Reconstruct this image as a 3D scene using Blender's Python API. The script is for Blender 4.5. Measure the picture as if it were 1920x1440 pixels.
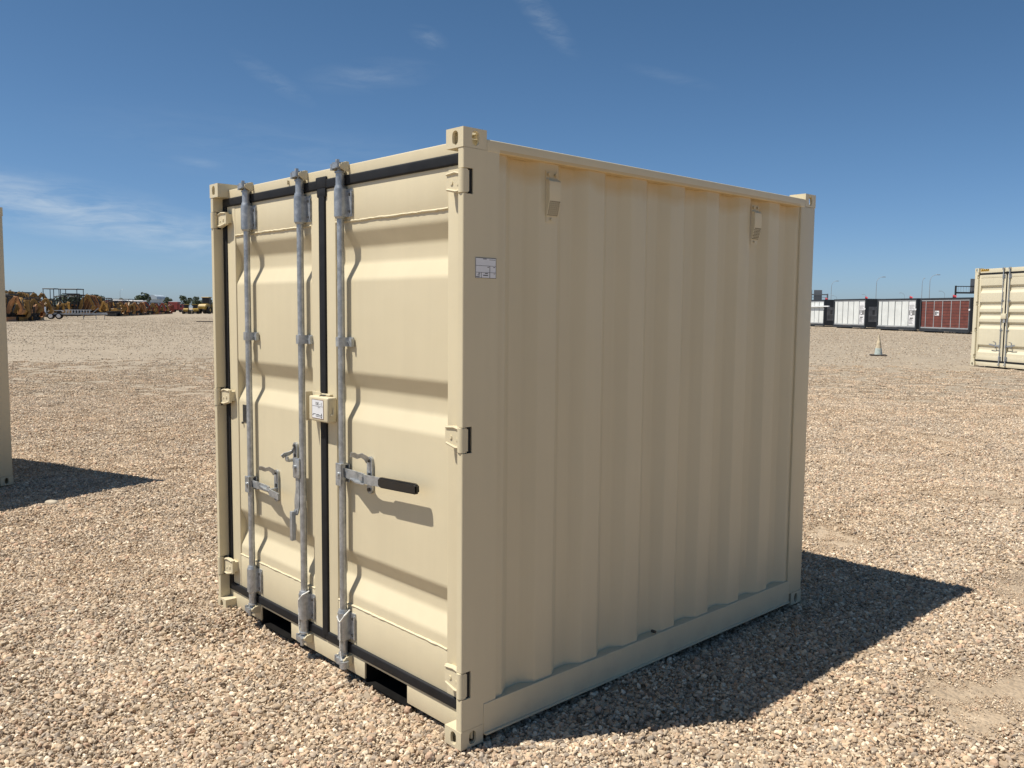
import bpy, bmesh, math, random
import numpy as np
from mathutils import Vector, Matrix
random.seed(7)
rng = np.random.default_rng(11)
R = math.radians
for o in list(bpy.data.objects):
    bpy.data.objects.remove(o, do_unlink=True)
scene = bpy.context.scene
COL = scene.collection

# ------------------------------------------------------------------ camera
CAM = Vector((4.41366, -1.96474, 1.62346))
right = Vector((0.68280618, 0.73054566, 0.0088748))
up = Vector((-0.06800487, 0.05145698, 0.99635712))
fwd = Vector((-0.7274277, 0.68092233, -0.0848158))
cd = bpy.data.cameras.new('camera')
cd.sensor_width = 36.0
cd.lens = 36.0 * 1620.83 / 1920.0
cd.clip_start = 0.05
cd.clip_end = 9000
cam = bpy.data.objects.new('camera', cd)
COL.objects.link(cam)
M = Matrix((right, up, -fwd)).transposed().to_4x4()
M.translation = CAM
cam.matrix_world = M
scene.camera = cam

# ------------------------------------------------------------------ sun and sky
SUN = Vector((-0.57, -1.03, 2.26)).normalized()
world = bpy.data.worlds.new('World')
scene.world = world
world.use_nodes = True


class NT:
    """small helper round a node tree"""
    def __init__(s, tree):
        s.t = tree
        s.t.nodes.clear()

    def n(s, typ, **kw):
        nd = s.t.nodes.new(typ)
        for k, v in kw.items():
            setattr(nd, k, v)
        return nd

    def l(s, a, b):
        s.t.links.new(a, b)

    def val(s, sock, v):
        if hasattr(v, 'links') or isinstance(v, bpy.types.NodeSocket):
            s.l(v, sock)
        else:
            sock.default_value = v

    def math(s, op, a, b=0.0, c=0.0, clamp=False):
        nd = s.n('ShaderNodeMath', operation=op, use_clamp=clamp)
        s.val(nd.inputs[0], a)
        s.val(nd.inputs[1], b)
        s.val(nd.inputs[2], c)
        return nd.outputs[0]

    def mix(s, f, a, b, blend='MIX'):
        nd = s.n('ShaderNodeMix', data_type='RGBA', blend_type=blend)
        s.val(nd.inputs[0], f)
        s.val(nd.inputs[6], a)
        s.val(nd.inputs[7], b)
        return nd.outputs[2]

    def ramp(s, f, pts):
        nd = s.n('ShaderNodeValToRGB')
        e = nd.color_ramp.elements
        while len(e) < len(pts):
            e.new(0.5)
        for i, (p, c) in enumerate(pts):
            e[i].position = p
            e[i].color = c if len(c) == 4 else (*c, 1)
        s.val(nd.inputs[0], f)
        return nd.outputs[0]

    def noise(s, vec, scale, detail=3.0, rough=0.55, dim='3D', dist=0.0):
        nd = s.n('ShaderNodeTexNoise', noise_dimensions=dim)
        s.l(vec, nd.inputs['Vector'])
        nd.inputs['Scale'].default_value = scale
        nd.inputs['Detail'].default_value = detail
        nd.inputs['Roughness'].default_value = rough
        nd.inputs['Distortion'].default_value = dist
        return nd.outputs['Fac']

    def mapping(s, vec, loc=(0, 0, 0), rot=(0, 0, 0), sc=(1, 1, 1), typ='POINT'):
        nd = s.n('ShaderNodeMapping', vector_type=typ)
        s.l(vec, nd.inputs[0])
        nd.inputs[1].default_value = loc
        nd.inputs[2].default_value = rot
        nd.inputs[3].default_value = sc
        return nd.outputs[0]


w = NT(world.node_tree)
sky = w.n('ShaderNodeTexSky', sky_type='NISHITA')
sky.sun_disc = False
sky.sun_elevation = math.asin(SUN.z)
sky.sun_rotation = math.atan2(SUN.x, SUN.y)
sky.altitude = 0
sky.air_density = 0.62
sky.dust_density = 0.5
sky.ozone_density = 8.0
tc = w.n('ShaderNodeTexCoord')
sep = w.n('ShaderNodeSeparateXYZ')
w.l(tc.outputs['Generated'], sep.inputs[0])
az = w.math('ARCTAN2', sep.outputs[1], sep.outputs[0])
el = w.math('ARCSINE', sep.outputs[2])
comb = w.n('ShaderNodeCombineXYZ')
w.l(az, comb.inputs[0])
w.l(el, comb.inputs[1])
ae = comb.outputs[0]
# thin cirrus: streaky noise shared by a few wisps (azimuth, elevation, tilt, half length, half height, strength)
nzA = w.noise(w.mapping(ae, rot=(0, 0, -.14), sc=(1, 5.0, 1)), 15, 5, .62, dist=.5)
nzB = w.noise(w.mapping(ae, rot=(0, 0, -.75), sc=(1, 3.4, 1)), 34, 4, .6, dist=.4)
nzA = w.math('MULTIPLY_ADD', nzA, 2.6, -.85, clamp=True)
nzB = w.math('MULTIPLY_ADD', nzB, 2.6, -.85, clamp=True)
total = None
for a0, e0, th, sx, sy, st, nz in [
        (2.82, .088, .15, .27, .030, .50, nzA), (2.90, .118, .10, .16, .022, .22, nzA),
        (2.358, .316, .78, .060, .016, .15, nzB), (2.486, .294, .35, .026, .012, .13, nzB),
        (2.55, .253, -.12, .085, .020, .12, nzA), (2.655, .243, .5, .055, .012, .10, nzB),
        (2.735, .154, .1, .03, .006, .12, nzA), (2.215, .254, .25, .06, .008, .08, nzA),
        (2.60, .16, .1, .30, .05, .07, nzA), (1.2, .2, .1, .4, .05, .3, nzA), (-.4, .25, .2, .5, .05, .3, nzA)]:
    v = w.mapping(ae, (a0, e0, 0), (0, 0, th), (sx, sy, 1), 'TEXTURE')
    g = w.n('ShaderNodeTexGradient', gradient_type='SPHERICAL')
    w.l(v, g.inputs[0])
    m = w.math('MULTIPLY', w.math('MULTIPLY', g.outputs[1], nz), st * 1.15, clamp=True)
    total = m if total is None else w.math('ADD', total, m, clamp=True)
tint = w.ramp(w.math('MULTIPLY', el, 2.6, clamp=True), [(0, (1.0, .985, .985)), (.45, (.95, 1.05, .98)), (1, (.86, 1.03, .95))])
skyc = w.mix(1.0, sky.outputs[0], tint, 'MULTIPLY')
col = w.mix(total, skyc, (6.2, 6.9, 7.4, 1))
bg = w.n('ShaderNodeBackground')
w.l(col, bg.inputs[0])
SKY_STRENGTH = 0.072
bg.inputs[1].default_value = SKY_STRENGTH
out = w.n('ShaderNodeOutputWorld')
w.l(bg.outputs[0], out.inputs[0])

sl = bpy.data.lights.new('sun', 'SUN')
sl.energy = 4.4
sl.angle = R(0.53)
sl.color = (1.0, 0.94, 0.85)
so = bpy.data.objects.new('sun', sl)
so.rotation_euler = SUN.to_track_quat('Z', 'Y').to_euler()
so.location = (-20, -40, 80)
COL.objects.link(so)
vs = scene.view_settings
vs.view_transform = 'Standard'
vs.look = 'None'
vs.gamma = 1
vs.use_curve_mapping = False
vs.exposure = 0.55

# ------------------------------------------------------------------ materials
MATS = {}


def newmat(name):
    m = bpy.data.materials.new(name)
    m.use_nodes = True
    t = NT(m.node_tree)
    b = t.n('ShaderNodeBsdfPrincipled')
    o = t.n('ShaderNodeOutputMaterial')
    t.l(b.outputs[0], o.inputs[0])
    MATS[name] = m
    return m, t, b


def bump(t, b, h, strength, dist):
    bp = t.n('ShaderNodeBump')
    bp.inputs['Strength'].default_value = strength
    bp.inputs['Distance'].default_value = dist
    t.l(h, bp.inputs['Height'])
    t.l(bp.outputs[0], b.inputs['Normal'])


def simple(name, c, rough=.5, metal=0.0, var=.12, scale=8.0, bmp=0.0, spec=.5):
    m, t, b = newmat(name)
    tcn = t.n('ShaderNodeTexCoord').outputs['Object']
    nz = t.noise(tcn, scale, 4, .6)
    dk = tuple(x * (1 - var) for x in c)
    lt = tuple(min(1, x * (1 + var)) for x in c)
    t.l(t.ramp(nz, [(.3, dk), (.7, lt)]), b.inputs['Base Color'])
    t.val(b.inputs['Roughness'], t.math('MULTIPLY_ADD', nz, .2, rough - .1))
    b.inputs['Metallic'].default_value = metal
    b.inputs['Specular IOR Level'].default_value = spec
    if bmp:
        bump(t, b, t.noise(tcn, scale * 12, 3), bmp, .002)
    return m


def paint(name, c, primer=True):
    """sprayed container paint: orange peel, faint streaks, primer haze under the roof rail"""
    m, t, b = newmat(name)
    tcn = t.n('ShaderNodeTexCoord').outputs['Object']
    big = t.noise(tcn, 1.3, 3, .5)
    fine = t.noise(tcn, 90, 2, .5)
    streak = t.noise(t.mapping(tcn, sc=(9, 9, .5)), 1.6, 4, .6)
    c1 = t.ramp(big, [(.3, tuple(x * .955 for x in c)), (.7, tuple(x * 1.03 for x in c))])
    c2 = t.mix(t.math('MULTIPLY_ADD', streak, .5, -.17, clamp=True), c1, tuple(x * .80 for x in c) + (1,))
    # grime specks
    sp = t.noise(tcn, 34, 6, .75)
    c3 = t.mix(t.math('MULTIPLY_ADD', sp, 7.0, -5.05, clamp=True), c2, (c[0] * .55, c[1] * .5, c[2] * .45, 1))
    sz = t.n('ShaderNodeSeparateXYZ')
    t.l(tcn, sz.inputs[0])
    dn = t.noise(tcn, 7.0, 6, .7)
    dz = t.math('MULTIPLY_ADD', dn, .42, -.13)
    df = t.math('MULTIPLY', t.math('SUBTRACT', dz, sz.outputs[2]), 7.0, clamp=True)
    c3 = t.mix(t.math('MULTIPLY', df, .42), c3, (.40, .32, .23, 1))
    # stray scuffs
    sc_ = t.noise(t.mapping(tcn, rot=(.3, .5, .2), sc=(3, 3, 14)), 3.0, 6, .8)
    c3 = t.mix(t.math('MULTIPLY_ADD', sc_, 5.0, -3.55, clamp=True), c3, (c[0] * .72, c[1] * .68, c[2] * .62, 1))
    if primer:
        s = t.n('ShaderNodeSeparateXYZ')
        t.l(tcn, s.inputs[0])
        pn = t.noise(t.mapping(tcn, sc=(1, 3.6, 1)), 1.0, 3, .6)
        h = t.math('MULTIPLY_ADD', pn, .14, 2.185 - .155)      # lower edge of the overspray
        f = t.math('MULTIPLY', t.math('SUBTRACT', s.outputs[2], h), 22.0, clamp=True)
        f = t.math('MULTIPLY', f, t.math('LESS_THAN', s.outputs[2], 2.20))
        f = t.math('MULTIPLY', f, t.math('GREATER_THAN', s.outputs[0], 2.0))
        f = t.math('MULTIPLY', f, t.math('MULTIPLY', t.math('GREATER_THAN', s.outputs[1], .172), t.math('LESS_THAN', s.outputs[1], 2.33)))
        c3 = t.mix(t.math('MULTIPLY', f, .52), c3, (.52, .33, .10, 1))
    t.l(c3, b.inputs['Base Color'])
    t.val(b.inputs['Roughness'], t.math('MULTIPLY_ADD', big, .18, .34))
    b.inputs['Specular IOR Level'].default_value = .42
    hgt = t.math('ADD', t.math('MULTIPLY', fine, .5), t.math('MULTIPLY', t.noise(tcn, 4.5, 2), 9.0))
    bump(t, b, hgt, .22, .0012)
    return m


BEIGE = (.62, .545, .375)
paint('beige_paint', BEIGE)
paint('cream_paint', (.66, .60, .44), primer=False)
# galvanised steel
m, t, b = newmat('galvanised')
tcn = t.n('ShaderNodeTexCoord').outputs['Object']
vo = t.n('ShaderNodeTexVoronoi')
t.l(t.mapping(tcn, sc=(1, 1, .7)), vo.inputs['Vector'])
vo.inputs['Scale'].default_value = 95
nz = t.noise(tcn, 26, 5, .7)
c1 = t.ramp(nz, [(.26, (.22, .24, .25)), (.5, (.40, .42, .435)), (.76, (.66, .68, .69))])
c2 = t.mix(.30, c1, t.ramp(vo.outputs['Color'], [(.0, (.22, .23, .24)), (1, (.55, .57, .58))]))
t.l(c2, b.inputs['Base Color'])
b.inputs['Metallic'].default_value = .62
t.val(b.inputs['Roughness'], t.math('MULTIPLY_ADD', nz, .40, .20))
bump(t, b, nz, .35, .0015)
simple('rubber', (.010, .0105, .012), .62, 0, .35, 14, .25, spec=.3)
simple('grip_rubber', (.009, .009, .009), .38, 0, .3, 20, .2)
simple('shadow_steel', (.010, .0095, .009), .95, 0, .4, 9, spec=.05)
simple('bolt_steel', (.10, .095, .09), .45, .7, .3, 60)
simple('sticker_white', (.70, .71, .73), .35, 0, .04, 30)
simple('ink', (.02, .02, .022), .5, 0, .1, 20)
simple('plate_dark', (.055, .055, .052), .45, .4, .25, 60)
simple('string_white', (.72, .71, .66), .8, 0, .15, 200, .5)
simple('hazard_yellow', (.62, .36, .03), .5)
simple('excavator_yellow', (.30, .165, .036), .5, 0, .4, 1.6)
simple('excavator_orange', (.26, .11, .03), .5, 0, .4, 1.6)
simple('excavator_red', (.25, .05, .025), .5, 0, .35, 1.6)
simple('loader_yellow', (.36, .235, .04), .5, 0, .3, 1.0)
simple('truck_red', (.22, .035, .03), .5, 0, .2, 1.0)
simple('track_rubber', (.022, .02, .019), .8, 0, .4, 3)
simple('dark_metal', (.028, .03, .033), .5, .3, .3, 3)
simple('grey_metal', (.34, .35, .36), .5, .3, .2, 2)
simple('white_paint', (.74, .75, .75), .4, 0, .07, 1.4)
simple('unit_white', (.66, .68, .66), .45, 0, .10, .8)
simple('unit_frame', (.024, .028, .034), .45, 0, .25, 1)
simple('unit_wall', (.03, .034, .04), .5, 0, .3, .8)
simple('unit_red', (.150, .044, .032), .55, 0, .25, 2.0)
simple('unit_trim', (.36, .37, .38), .5, .2, .15, 1)
simple('poster_grey', (.19, .19, .19), .5, 0, .4, 2.2)
simple('poster_white', (.72, .72, .73), .4, 0, .1, 3)
simple('poster_dark', (.06, .06, .06), .5, 0, .4, 4)
simple('flag_red', (.42, .03, .045), .7, 0, .15, 5)
simple('lamp_grey', (.30, .32, .34), .5, .4, .1, 1)
simple('sign_back', (.16, .18, .20), .55, .2, .12, 1)
simple('cone_cream', (.50, .42, .29), .65, 0, .3, 9)
simple('cone_reflect', (.42, .47, .43), .45, 0, .25, 12)
simple('cone_base', (.05, .042, .034), .8, 0, .3, 9)
simple('roof_blue', (.025, .07, .15), .5, 0, .2, .3)
simple('roof_pale', (.42, .5, .56), .5, 0, .1, .3)
simple('bark', (.06, .045, .03), .9, 0, .3, 5)
simple('stone_pale', (.44, .38, .29), .85, 0, .2, 14, .5)
simple('old_wood', (.05, .045, .04), .9, 0, .4, 9)
m, t, b = newmat('foliage')
oi = t.n('ShaderNodeObjectInfo')
gm = t.n('ShaderNodeTexCoord').outputs['Object']
nz = t.noise(gm, .9, 3)
t.l(t.ramp(nz, [(.3, (.018, .032, .014)), (.7, (.062, .088, .034))]), b.inputs['Base Color'])
b.inputs['Roughness'].default_value = .7

# ------------------------------------------------------------------ mesh helper


class MB:
    def __init__(s):
        s.bm = bmesh.new()

    def box(s, x0, x1, y0, y1, z0, z1, bev=0.0, seg=2):
        r = bmesh.ops.create_cube(s.bm, size=1.0)
        vs_ = r['verts']
        for v in vs_:
            v.co = Vector(((x0 + x1) / 2 + v.co.x * (x1 - x0), (y0 + y1) / 2 + v.co.y * (y1 - y0), (z0 + z1) / 2 + v.co.z * (z1 - z0)))
        if bev > 0:
            es = list({e for v in vs_ for e in v.link_edges})
            bmesh.ops.bevel(s.bm, geom=es, offset=bev, segments=seg, profile=.6, affect='EDGES')
        return s

    def prism(s, poly, axis, a0, a1):
        """poly in the two other axes (in order), extruded along axis"""
        def P(p, a):
            c = [0, 0, 0]
            c[axis] = a
            oth = [i for i in range(3) if i != axis]
            c[oth[0]], c[oth[1]] = p
            return c
        A = [s.bm.verts.new(P(p, a0)) for p in poly]
        B = [s.bm.verts.new(P(p, a1)) for p in poly]
        n = len(poly)
        s.bm.faces.new(A)
        s.bm.faces.new(B[::-1])
        for i in range(n):
            s.bm.faces.new((A[i], B[i], B[(i + 1) % n], A[(i + 1) % n]))
        return s

    def cyl(s, p0, p1, r0, r1=None, n=14, caps=True):
        r1 = r0 if r1 is None else r1
        p0, p1 = Vector(p0), Vector(p1)
        d = (p1 - p0).normalized()
        q = d.to_track_quat('Z', 'Y')
        ring = [[s.bm.verts.new(c + q @ Vector((math.cos(2 * math.pi * k / n) * r, math.sin(2 * math.pi * k / n) * r, 0))) for k in range(n)] for c, r in ((p0, r0), (p1, r1))]
        for k in range(n):
            s.bm.faces.new((ring[0][k], ring[0][(k + 1) % n], ring[1][(k + 1) % n], ring[1][k]))
        if caps:
            s.bm.faces.new(ring[0][::-1])
            s.bm.faces.new(ring[1])
        return s

    def tube(s, pts, r, n=8):
        pts = [Vector(p) for p in pts]
        rings = []
        for i, p in enumerate(pts):
            d = (pts[min(i + 1, len(pts) - 1)] - pts[max(i - 1, 0)]).normalized()
            q = d.to_track_quat('Z', 'Y')
            rr = r[i] if isinstance(r, (list, tuple)) else r
            rings.append([s.bm.verts.new(p + q @ Vector((math.cos(2 * math.pi * k / n) * rr, math.sin(2 * math.pi * k / n) * rr, 0))) for k in range(n)])
        for a, b2 in zip(rings, rings[1:]):
            # align seams
            off = min(range(n), key=lambda o: sum((a[k].co - b2[(k + o) % n].co).length for k in range(0, n, 2)))
            for k in range(n):
                s.bm.faces.new((a[k], a[(k + 1) % n], b2[(k + 1 + off) % n], b2[(k + off) % n]))
        s.bm.faces.new(rings[0][::-1])
        s.bm.faces.new(rings[-1])
        return s

    def sheet(s, prof, axis_pts):
        """prof: list of 3D points; axis_pts: two offset vectors"""
        a, b2 = Vector(axis_pts[0]), Vector(axis_pts[1])
        A = [s.bm.verts.new(Vector(p) + a) for p in prof]
        B = [s.bm.verts.new(Vector(p) + b2) for p in prof]
        for i in range(len(prof) - 1):
            s.bm.faces.new((A[i], A[i + 1], B[i + 1], B[i]))
        return s

    def plate(s, O, U, V, Nn, w_, h_, t_, hole=None, n=28):
        """plate of w x h at O spanned by U,V, thickness t along N; hole=(cu,cv,half_w,half_h) stadium"""
        O, U, V, Nn = Vector(O), Vector(U), Vector(V), Vector(Nn)
        if hole is None:
            pts = [(0, 0), (w_, 0), (w_, h_), (0, h_)]
            A = [s.bm.verts.new(O + U * a + V * b2) for a, b2 in pts]
            B = [s.bm.verts.new(O + U * a + V * b2 + Nn * t_) for a, b2 in pts]
            s.bm.faces.new(A)
            s.bm.faces.new(B[::-1])
            for i in range(4):
                s.bm.faces.new((A[i], B[i], B[(i + 1) % 4], A[(i + 1) % 4]))
            return s
        cu, cv, hw, hh = hole
        angs = [2 * math.pi * (k + .5) / n for k in range(n)]
        for a in (math.atan2(-cv, -cu), math.atan2(-cv, w_ - cu), math.atan2(h_ - cv, w_ - cu), math.atan2(h_ - cv, -cu)):
            angs.append(a % (2 * math.pi))
        angs.sort()
        inner, outer = [], []
        for a in angs:
            c_, s_ = math.cos(a), math.sin(a)
            # stadium
            if hh >= hw:
                L = hh - hw
                cyv = max(-L, min(L, s_ * hh * 1.0))
                k = (c_ * hw, cyv + s_ * hw)
            else:
                L = hw - hh
                cxv = max(-L, min(L, c_ * hw))
                k = (cxv + c_ * hh, s_ * hh)
            inner.append((cu + k[0], cv + k[1]))
            tt = min([(w_ - cu) / c_ if c_ > 1e-9 else 1e9, -cu / c_ if c_ < -1e-9 else 1e9, (h_ - cv) / s_ if s_ > 1e-9 else 1e9, -cv / s_ if s_ < -1e-9 else 1e9])
            outer.append((cu + c_ * tt, cv + s_ * tt))
        L = [[s.bm.verts.new(O + U * a + V * b2 + Nn * d) for a, b2 in ring] for ring, d in ((inner, 0), (outer, 0), (inner, t_), (outer, t_))]
        m_ = len(angs)
        for k in range(m_):
            j = (k + 1) % m_
            s.bm.faces.new((L[0][k], L[1][k], L[1][j], L[0][j]))
            s.bm.faces.new((L[2][j], L[3][j], L[3][k], L[2][k]))
            s.bm.faces.new((L[0][j], L[2][j], L[2][k], L[0][k]))
            s.bm.faces.new((L[1][k], L[3][k], L[3][j], L[1][j]))
        return s

    def build(s, name, mat, parent=None, smooth=30, recalc=True):
        if recalc:
            bmesh.ops.recalc_face_normals(s.bm, faces=s.bm.faces[:])
        me = bpy.data.meshes.new(name)
        s.bm.to_mesh(me)
        s.bm.free()
        if smooth:
            me.polygons.foreach_set('use_smooth', [True] * len(me.polygons))
            me.set_sharp_from_angle(angle=R(smooth))
        me.materials.append(MATS[mat] if isinstance(mat, str) else mat)
        o = bpy.data.objects.new(name, me)
        COL.objects.link(o)
        o.parent = parent
        return o


def build_each(q, name, mat, parent=None, smooth=30):
    """one object for every separate piece in the builder"""
    bm = q.bm
    bm.verts.ensure_lookup_table()
    seen, out_ = set(), []
    for v0 in bm.verts:
        if v0 in seen:
            continue
        st_, isl = [v0], []
        seen.add(v0)
        while st_:
            v = st_.pop()
            isl.append(v)
            for e in v.link_edges:
                o_ = e.other_vert(v)
                if o_ not in seen:
                    seen.add(o_)
                    st_.append(o_)
        p = MB()
        mp = {v: p.bm.verts.new(v.co) for v in isl}
        for f in {f for v in isl for f in v.link_faces}:
            p.bm.faces.new([mp[v] for v in f.verts])
        out_.append(p.build(name, mat, parent, smooth))
    bm.free()
    return out_


def empty(name, loc=(0, 0, 0), rz=0.0, sc=1.0):
    o = bpy.data.objects.new(name, None)
    o.empty_display_size = .2
    o.location = loc
    o.rotation_euler = (0, 0, rz)
    o.scale = (sc, sc, sc)
    COL.objects.link(o)
    return o


def tag(o, label=None, cat=None, group=None, kind=None):
    if label:
        o['label'] = label
    if cat:
        o['category'] = cat
    if group:
        o['group'] = group
    if kind:
        o['kind'] = kind
    return o


def copy_tree(o, parent=None, skip=()):
    c = o.copy()
    COL.objects.link(c)
    c.parent = parent
    for ch in [x for x in o.children]:
        if ch.name.split('.')[0] not in skip:
            copy_tree(ch, c, skip)
    return c


def fillet(pts, r, n=3):
    """round the corners of a 2D polyline"""
    out_ = [pts[0]]
    for a, b2, c in zip(pts, pts[1:], pts[2:]):
        A, B, Cc = Vector(a), Vector(b2), Vector(c)
        d1, d2 = (A - B), (Cc - B)
        rr = min(r, d1.length * .45, d2.length * .45)
        p, q = B + d1.normalized() * rr, B + d2.normalized() * rr
        for k in range(n + 1):
            t_ = k / n
            out_.append(tuple((1 - t_) ** 2 * p + 2 * t_ * (1 - t_) * B + t_ * t_ * q))
    out_.append(pts[-1])
    return out_


# ------------------------------------------------------------------ ground


def gh(x, y):
    """ground height"""
    x = np.asarray(x, float)
    y = np.asarray(y, float)
    d = np.hypot(x - 1, y - 1)
    f = np.clip(1 - (d - 14) / 30, 0, 1)
    h = .010 * np.sin(x * 1.7 + .6 * y + 1.0) * np.sin(y * 1.3 - .5 * x) + .006 * np.sin(x * 4.1 + 2) * np.sin(y * 3.7 + 1 + x)
    h = h * f - .026
    h = h + .044 * np.exp(-((x - 2.12) / .28) ** 2 - ((y - 1.0) / .30) ** 2)
    h = h + .036 * np.exp(-((x + .02) / .25) ** 2 - ((y - .02) / .22) ** 2)
    return h


def axis_coords(c, fine, reach, step, far):
    a = list(np.arange(0, reach + step * .5, step))
    s_ = step
    while a[-1] < far:
        s_ *= 1.22
        a.append(a[-1] + s_)
    a = np.array(a)
    return np.concatenate([-a[:0:-1], a]) + c


gx = axis_coords(0.0, 0, 10, .13, 5000)
gy = axis_coords(2.0, 0, 10, .13, 5000)
XX, YY = np.meshgrid(gx, gy)
ZZ = gh(XX, YY)
nx, ny = len(gx), len(gy)
verts = np.stack([XX.ravel(), YY.ravel(), ZZ.ravel()], -1)
idx = np.arange(nx * ny).reshape(ny, nx)
faces = np.stack([idx[:-1, :-1].ravel(), idx[:-1, 1:].ravel(), idx[1:, 1:].ravel(), idx[1:, :-1].ravel()], -1)
me = bpy.data.meshes.new('ground')
me.from_pydata(verts.tolist(), [], faces.tolist())
me.polygons.foreach_set('use_smooth', [True] * len(me.polygons))
ground = bpy.data.objects.new('ground', me)
COL.objects.link(ground)
tag(ground, 'wide flat gravel yard of tan crushed stone and sandy dirt', 'ground', kind='structure')

m, t, b = newmat('gravel_ground')
geo = t.n('ShaderNodeNewGeometry').outputs['Position']
flat = t.mapping(geo, sc=(1, 1, 0))
v1 = t.n('ShaderNodeTexVoronoi')
t.l(flat, v1.inputs['Vector'])
v1.inputs['Scale'].default_value = 62
v2 = t.n('ShaderNodeTexVoronoi')
t.l(flat, v2.inputs['Vector'])
v2.inputs['Scale'].default_value = 21
n1 = t.noise(flat, .55, 5, .6)
n2 = t.noise(flat, .09, 4, .6)
n3 = t.noise(flat, 7.0, 5, .75)
n4 = t.noise(t.mapping(flat, rot=(0, 0, .5), sc=(.05, .5, 1)), 1.0, 5, .65)
stones = t.ramp(v1.outputs['Color'], [(.0, (.17, .14, .105)), (.35, (.32, .27, .205)), (.7, (.43, .375, .295)), (1, (.60, .54, .44))])
stones2 = t.ramp(v2.outputs['Color'], [(.0, (.19, .155, .12)), (.5, (.35, .30, .235)), (1, (.52, .455, .365))])
st = t.mix(.45, stones, stones2)
dirt = t.ramp(n3, [(.3, (.44, .325, .215)), (.7, (.62, .475, .325))])
pf = t.math('MULTIPLY_ADD', n1, 4.2, -1.75, clamp=True)
gnear = t.n('ShaderNodeTexGradient', gradient_type='SPHERICAL')
t.l(t.mapping(geo, (1.5, 2, 0), (0, 0, 0), (16, 16, 16), 'TEXTURE'), gnear.inputs[0])
farf = t.math('SUBTRACT', 1.0, t.math('MULTIPLY', gnear.outputs[1], 2.0, clamp=True))
st = t.mix(1.0, st, (.90, .89, .87, 1), 'MULTIPLY')
c1 = t.mix(t.math('MULTIPLY_ADD', t.math('MAXIMUM', farf, t.math('MULTIPLY', pf, .3)), .60, .32), dirt, st)
c2 = t.mix(t.math('MULTIPLY_ADD', n2, 2.2, -.85, clamp=True), t.mix(.3, c1, (.30, .245, .185, 1)), c1)
n5 = t.noise(flat, 2.6, 6, .78)
n6 = t.noise(flat, .9, 6, .8)
gr = t.math('ADD', t.math('MULTIPLY', n5, 1.3), t.math('MULTIPLY', n6, 1.1))
grain = t.ramp(t.math('MULTIPLY_ADD', gr, 1.1, -.82, clamp=True), [(0, (.58, .57, .56)), (.5, (.95, .95, .94)), (1, (1.28, 1.27, 1.25))])
c2 = t.mix(1.0, c2, grain, 'MULTIPLY')
c3 = t.mix(t.math('MULTIPLY_ADD', n4, 2.4, -1.1, clamp=True), c2, t.mix(.35, c2, (.42, .35, .27, 1)))
t.l(c3, b.inputs['Base Color'])
b.inputs['Roughness'].default_value = .92
b.inputs['Specular IOR Level'].default_value = .2
hh = t.math('ADD', t.math('MULTIPLY', v1.outputs['Distance'], -1.0), t.math('MULTIPLY', v2.outputs['Distance'], -1.6))
hh = t.math('ADD', hh, t.math('MULTIPLY', n3, .8))
bump(t, b, hh, .55, .012)
me.materials.append(m)

# loose gravel: clusters of angular stones, scattered with geometry nodes
PAL = np.array([(.485, .42, .33), (.41, .34, .255), (.60, .535, .43), (.32, .275, .225), (.455, .355, .26), (.365, .325, .275),
                (.22, .18, .14), (.72, .665, .555), (.51, .415, .30), (.41, .305, .23)])
PW = np.array([.18, .17, .13, .11, .11, .10, .06, .05, .06, .03])
tmp = bmesh.new()
bmesh.ops.create_icosphere(tmp, subdivisions=2, radius=1.0)
ICO_V = np.array([v.co[:] for v in tmp.verts])
ICO_F = np.array([[v.index for v in f.verts] for f in tmp.faces])
tmp.free()


def one_stone(size):
    v = ICO_V.copy()
    for _ in range(9):
        n_ = rng.normal(size=3)
        n_ /= np.linalg.norm(n_)
        d_ = rng.uniform(.40, .82)
        ex = np.maximum(0, v @ n_ - d_)
        v = v - ex[:, None] * n_
    v = v * np.array([rng.uniform(.95, 1.75), rng.uniform(.75, 1.15), rng.uniform(.6, 1.08)]) * size
    ax = rng.normal(size=3) * np.array([.5, .5, 0])
    a = rng.uniform(0, 2 * math.pi)
    Rm = np.array(Matrix.Rotation(a, 3, 'Z') @ Matrix.Rotation(ax[0], 3, 'X') @ Matrix.Rotation(ax[1], 3, 'Y'))
    return v @ Rm.T


m, t, b = newmat('gravel_stone')
at = t.n('ShaderNodeAttribute', attribute_name='stone_colour')
tcn = t.n('ShaderNodeTexCoord').outputs['Object']
nz = t.noise(tcn, 240, 3, .6)
inf = t.n('ShaderNodeObjectInfo').outputs['Random']
pos = t.n('ShaderNodeNewGeometry').outputs['Position']
warm = t.noise(t.mapping(pos, sc=(1, 1, 0)), .6, 3, .55)
ca = t.mix(t.math('MULTIPLY_ADD', nz, .9, -.25, clamp=True), at.outputs['Color'], t.mix(1.0, at.outputs['Color'], (.66, .62, .58, 1), 'MULTIPLY'))
cb = t.mix(t.math('MULTIPLY_ADD', warm, 2.0, -.65, clamp=True), t.mix(1.0, ca, (1.02, .95, .87, 1), 'MULTIPLY'), ca)
t.l(t.mix(1.0, cb, t.ramp(inf, [(0, (.86, .86, .86)), (1, (1.1, 1.1, 1.1))]), 'MULTIPLY'), b.inputs['Base Color'])
b.inputs['Roughness'].default_value = .85
b.inputs['Specular IOR Level'].default_value = .25
proto_col = bpy.data.collections.new('gravel_pieces')
NV = 14
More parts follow.
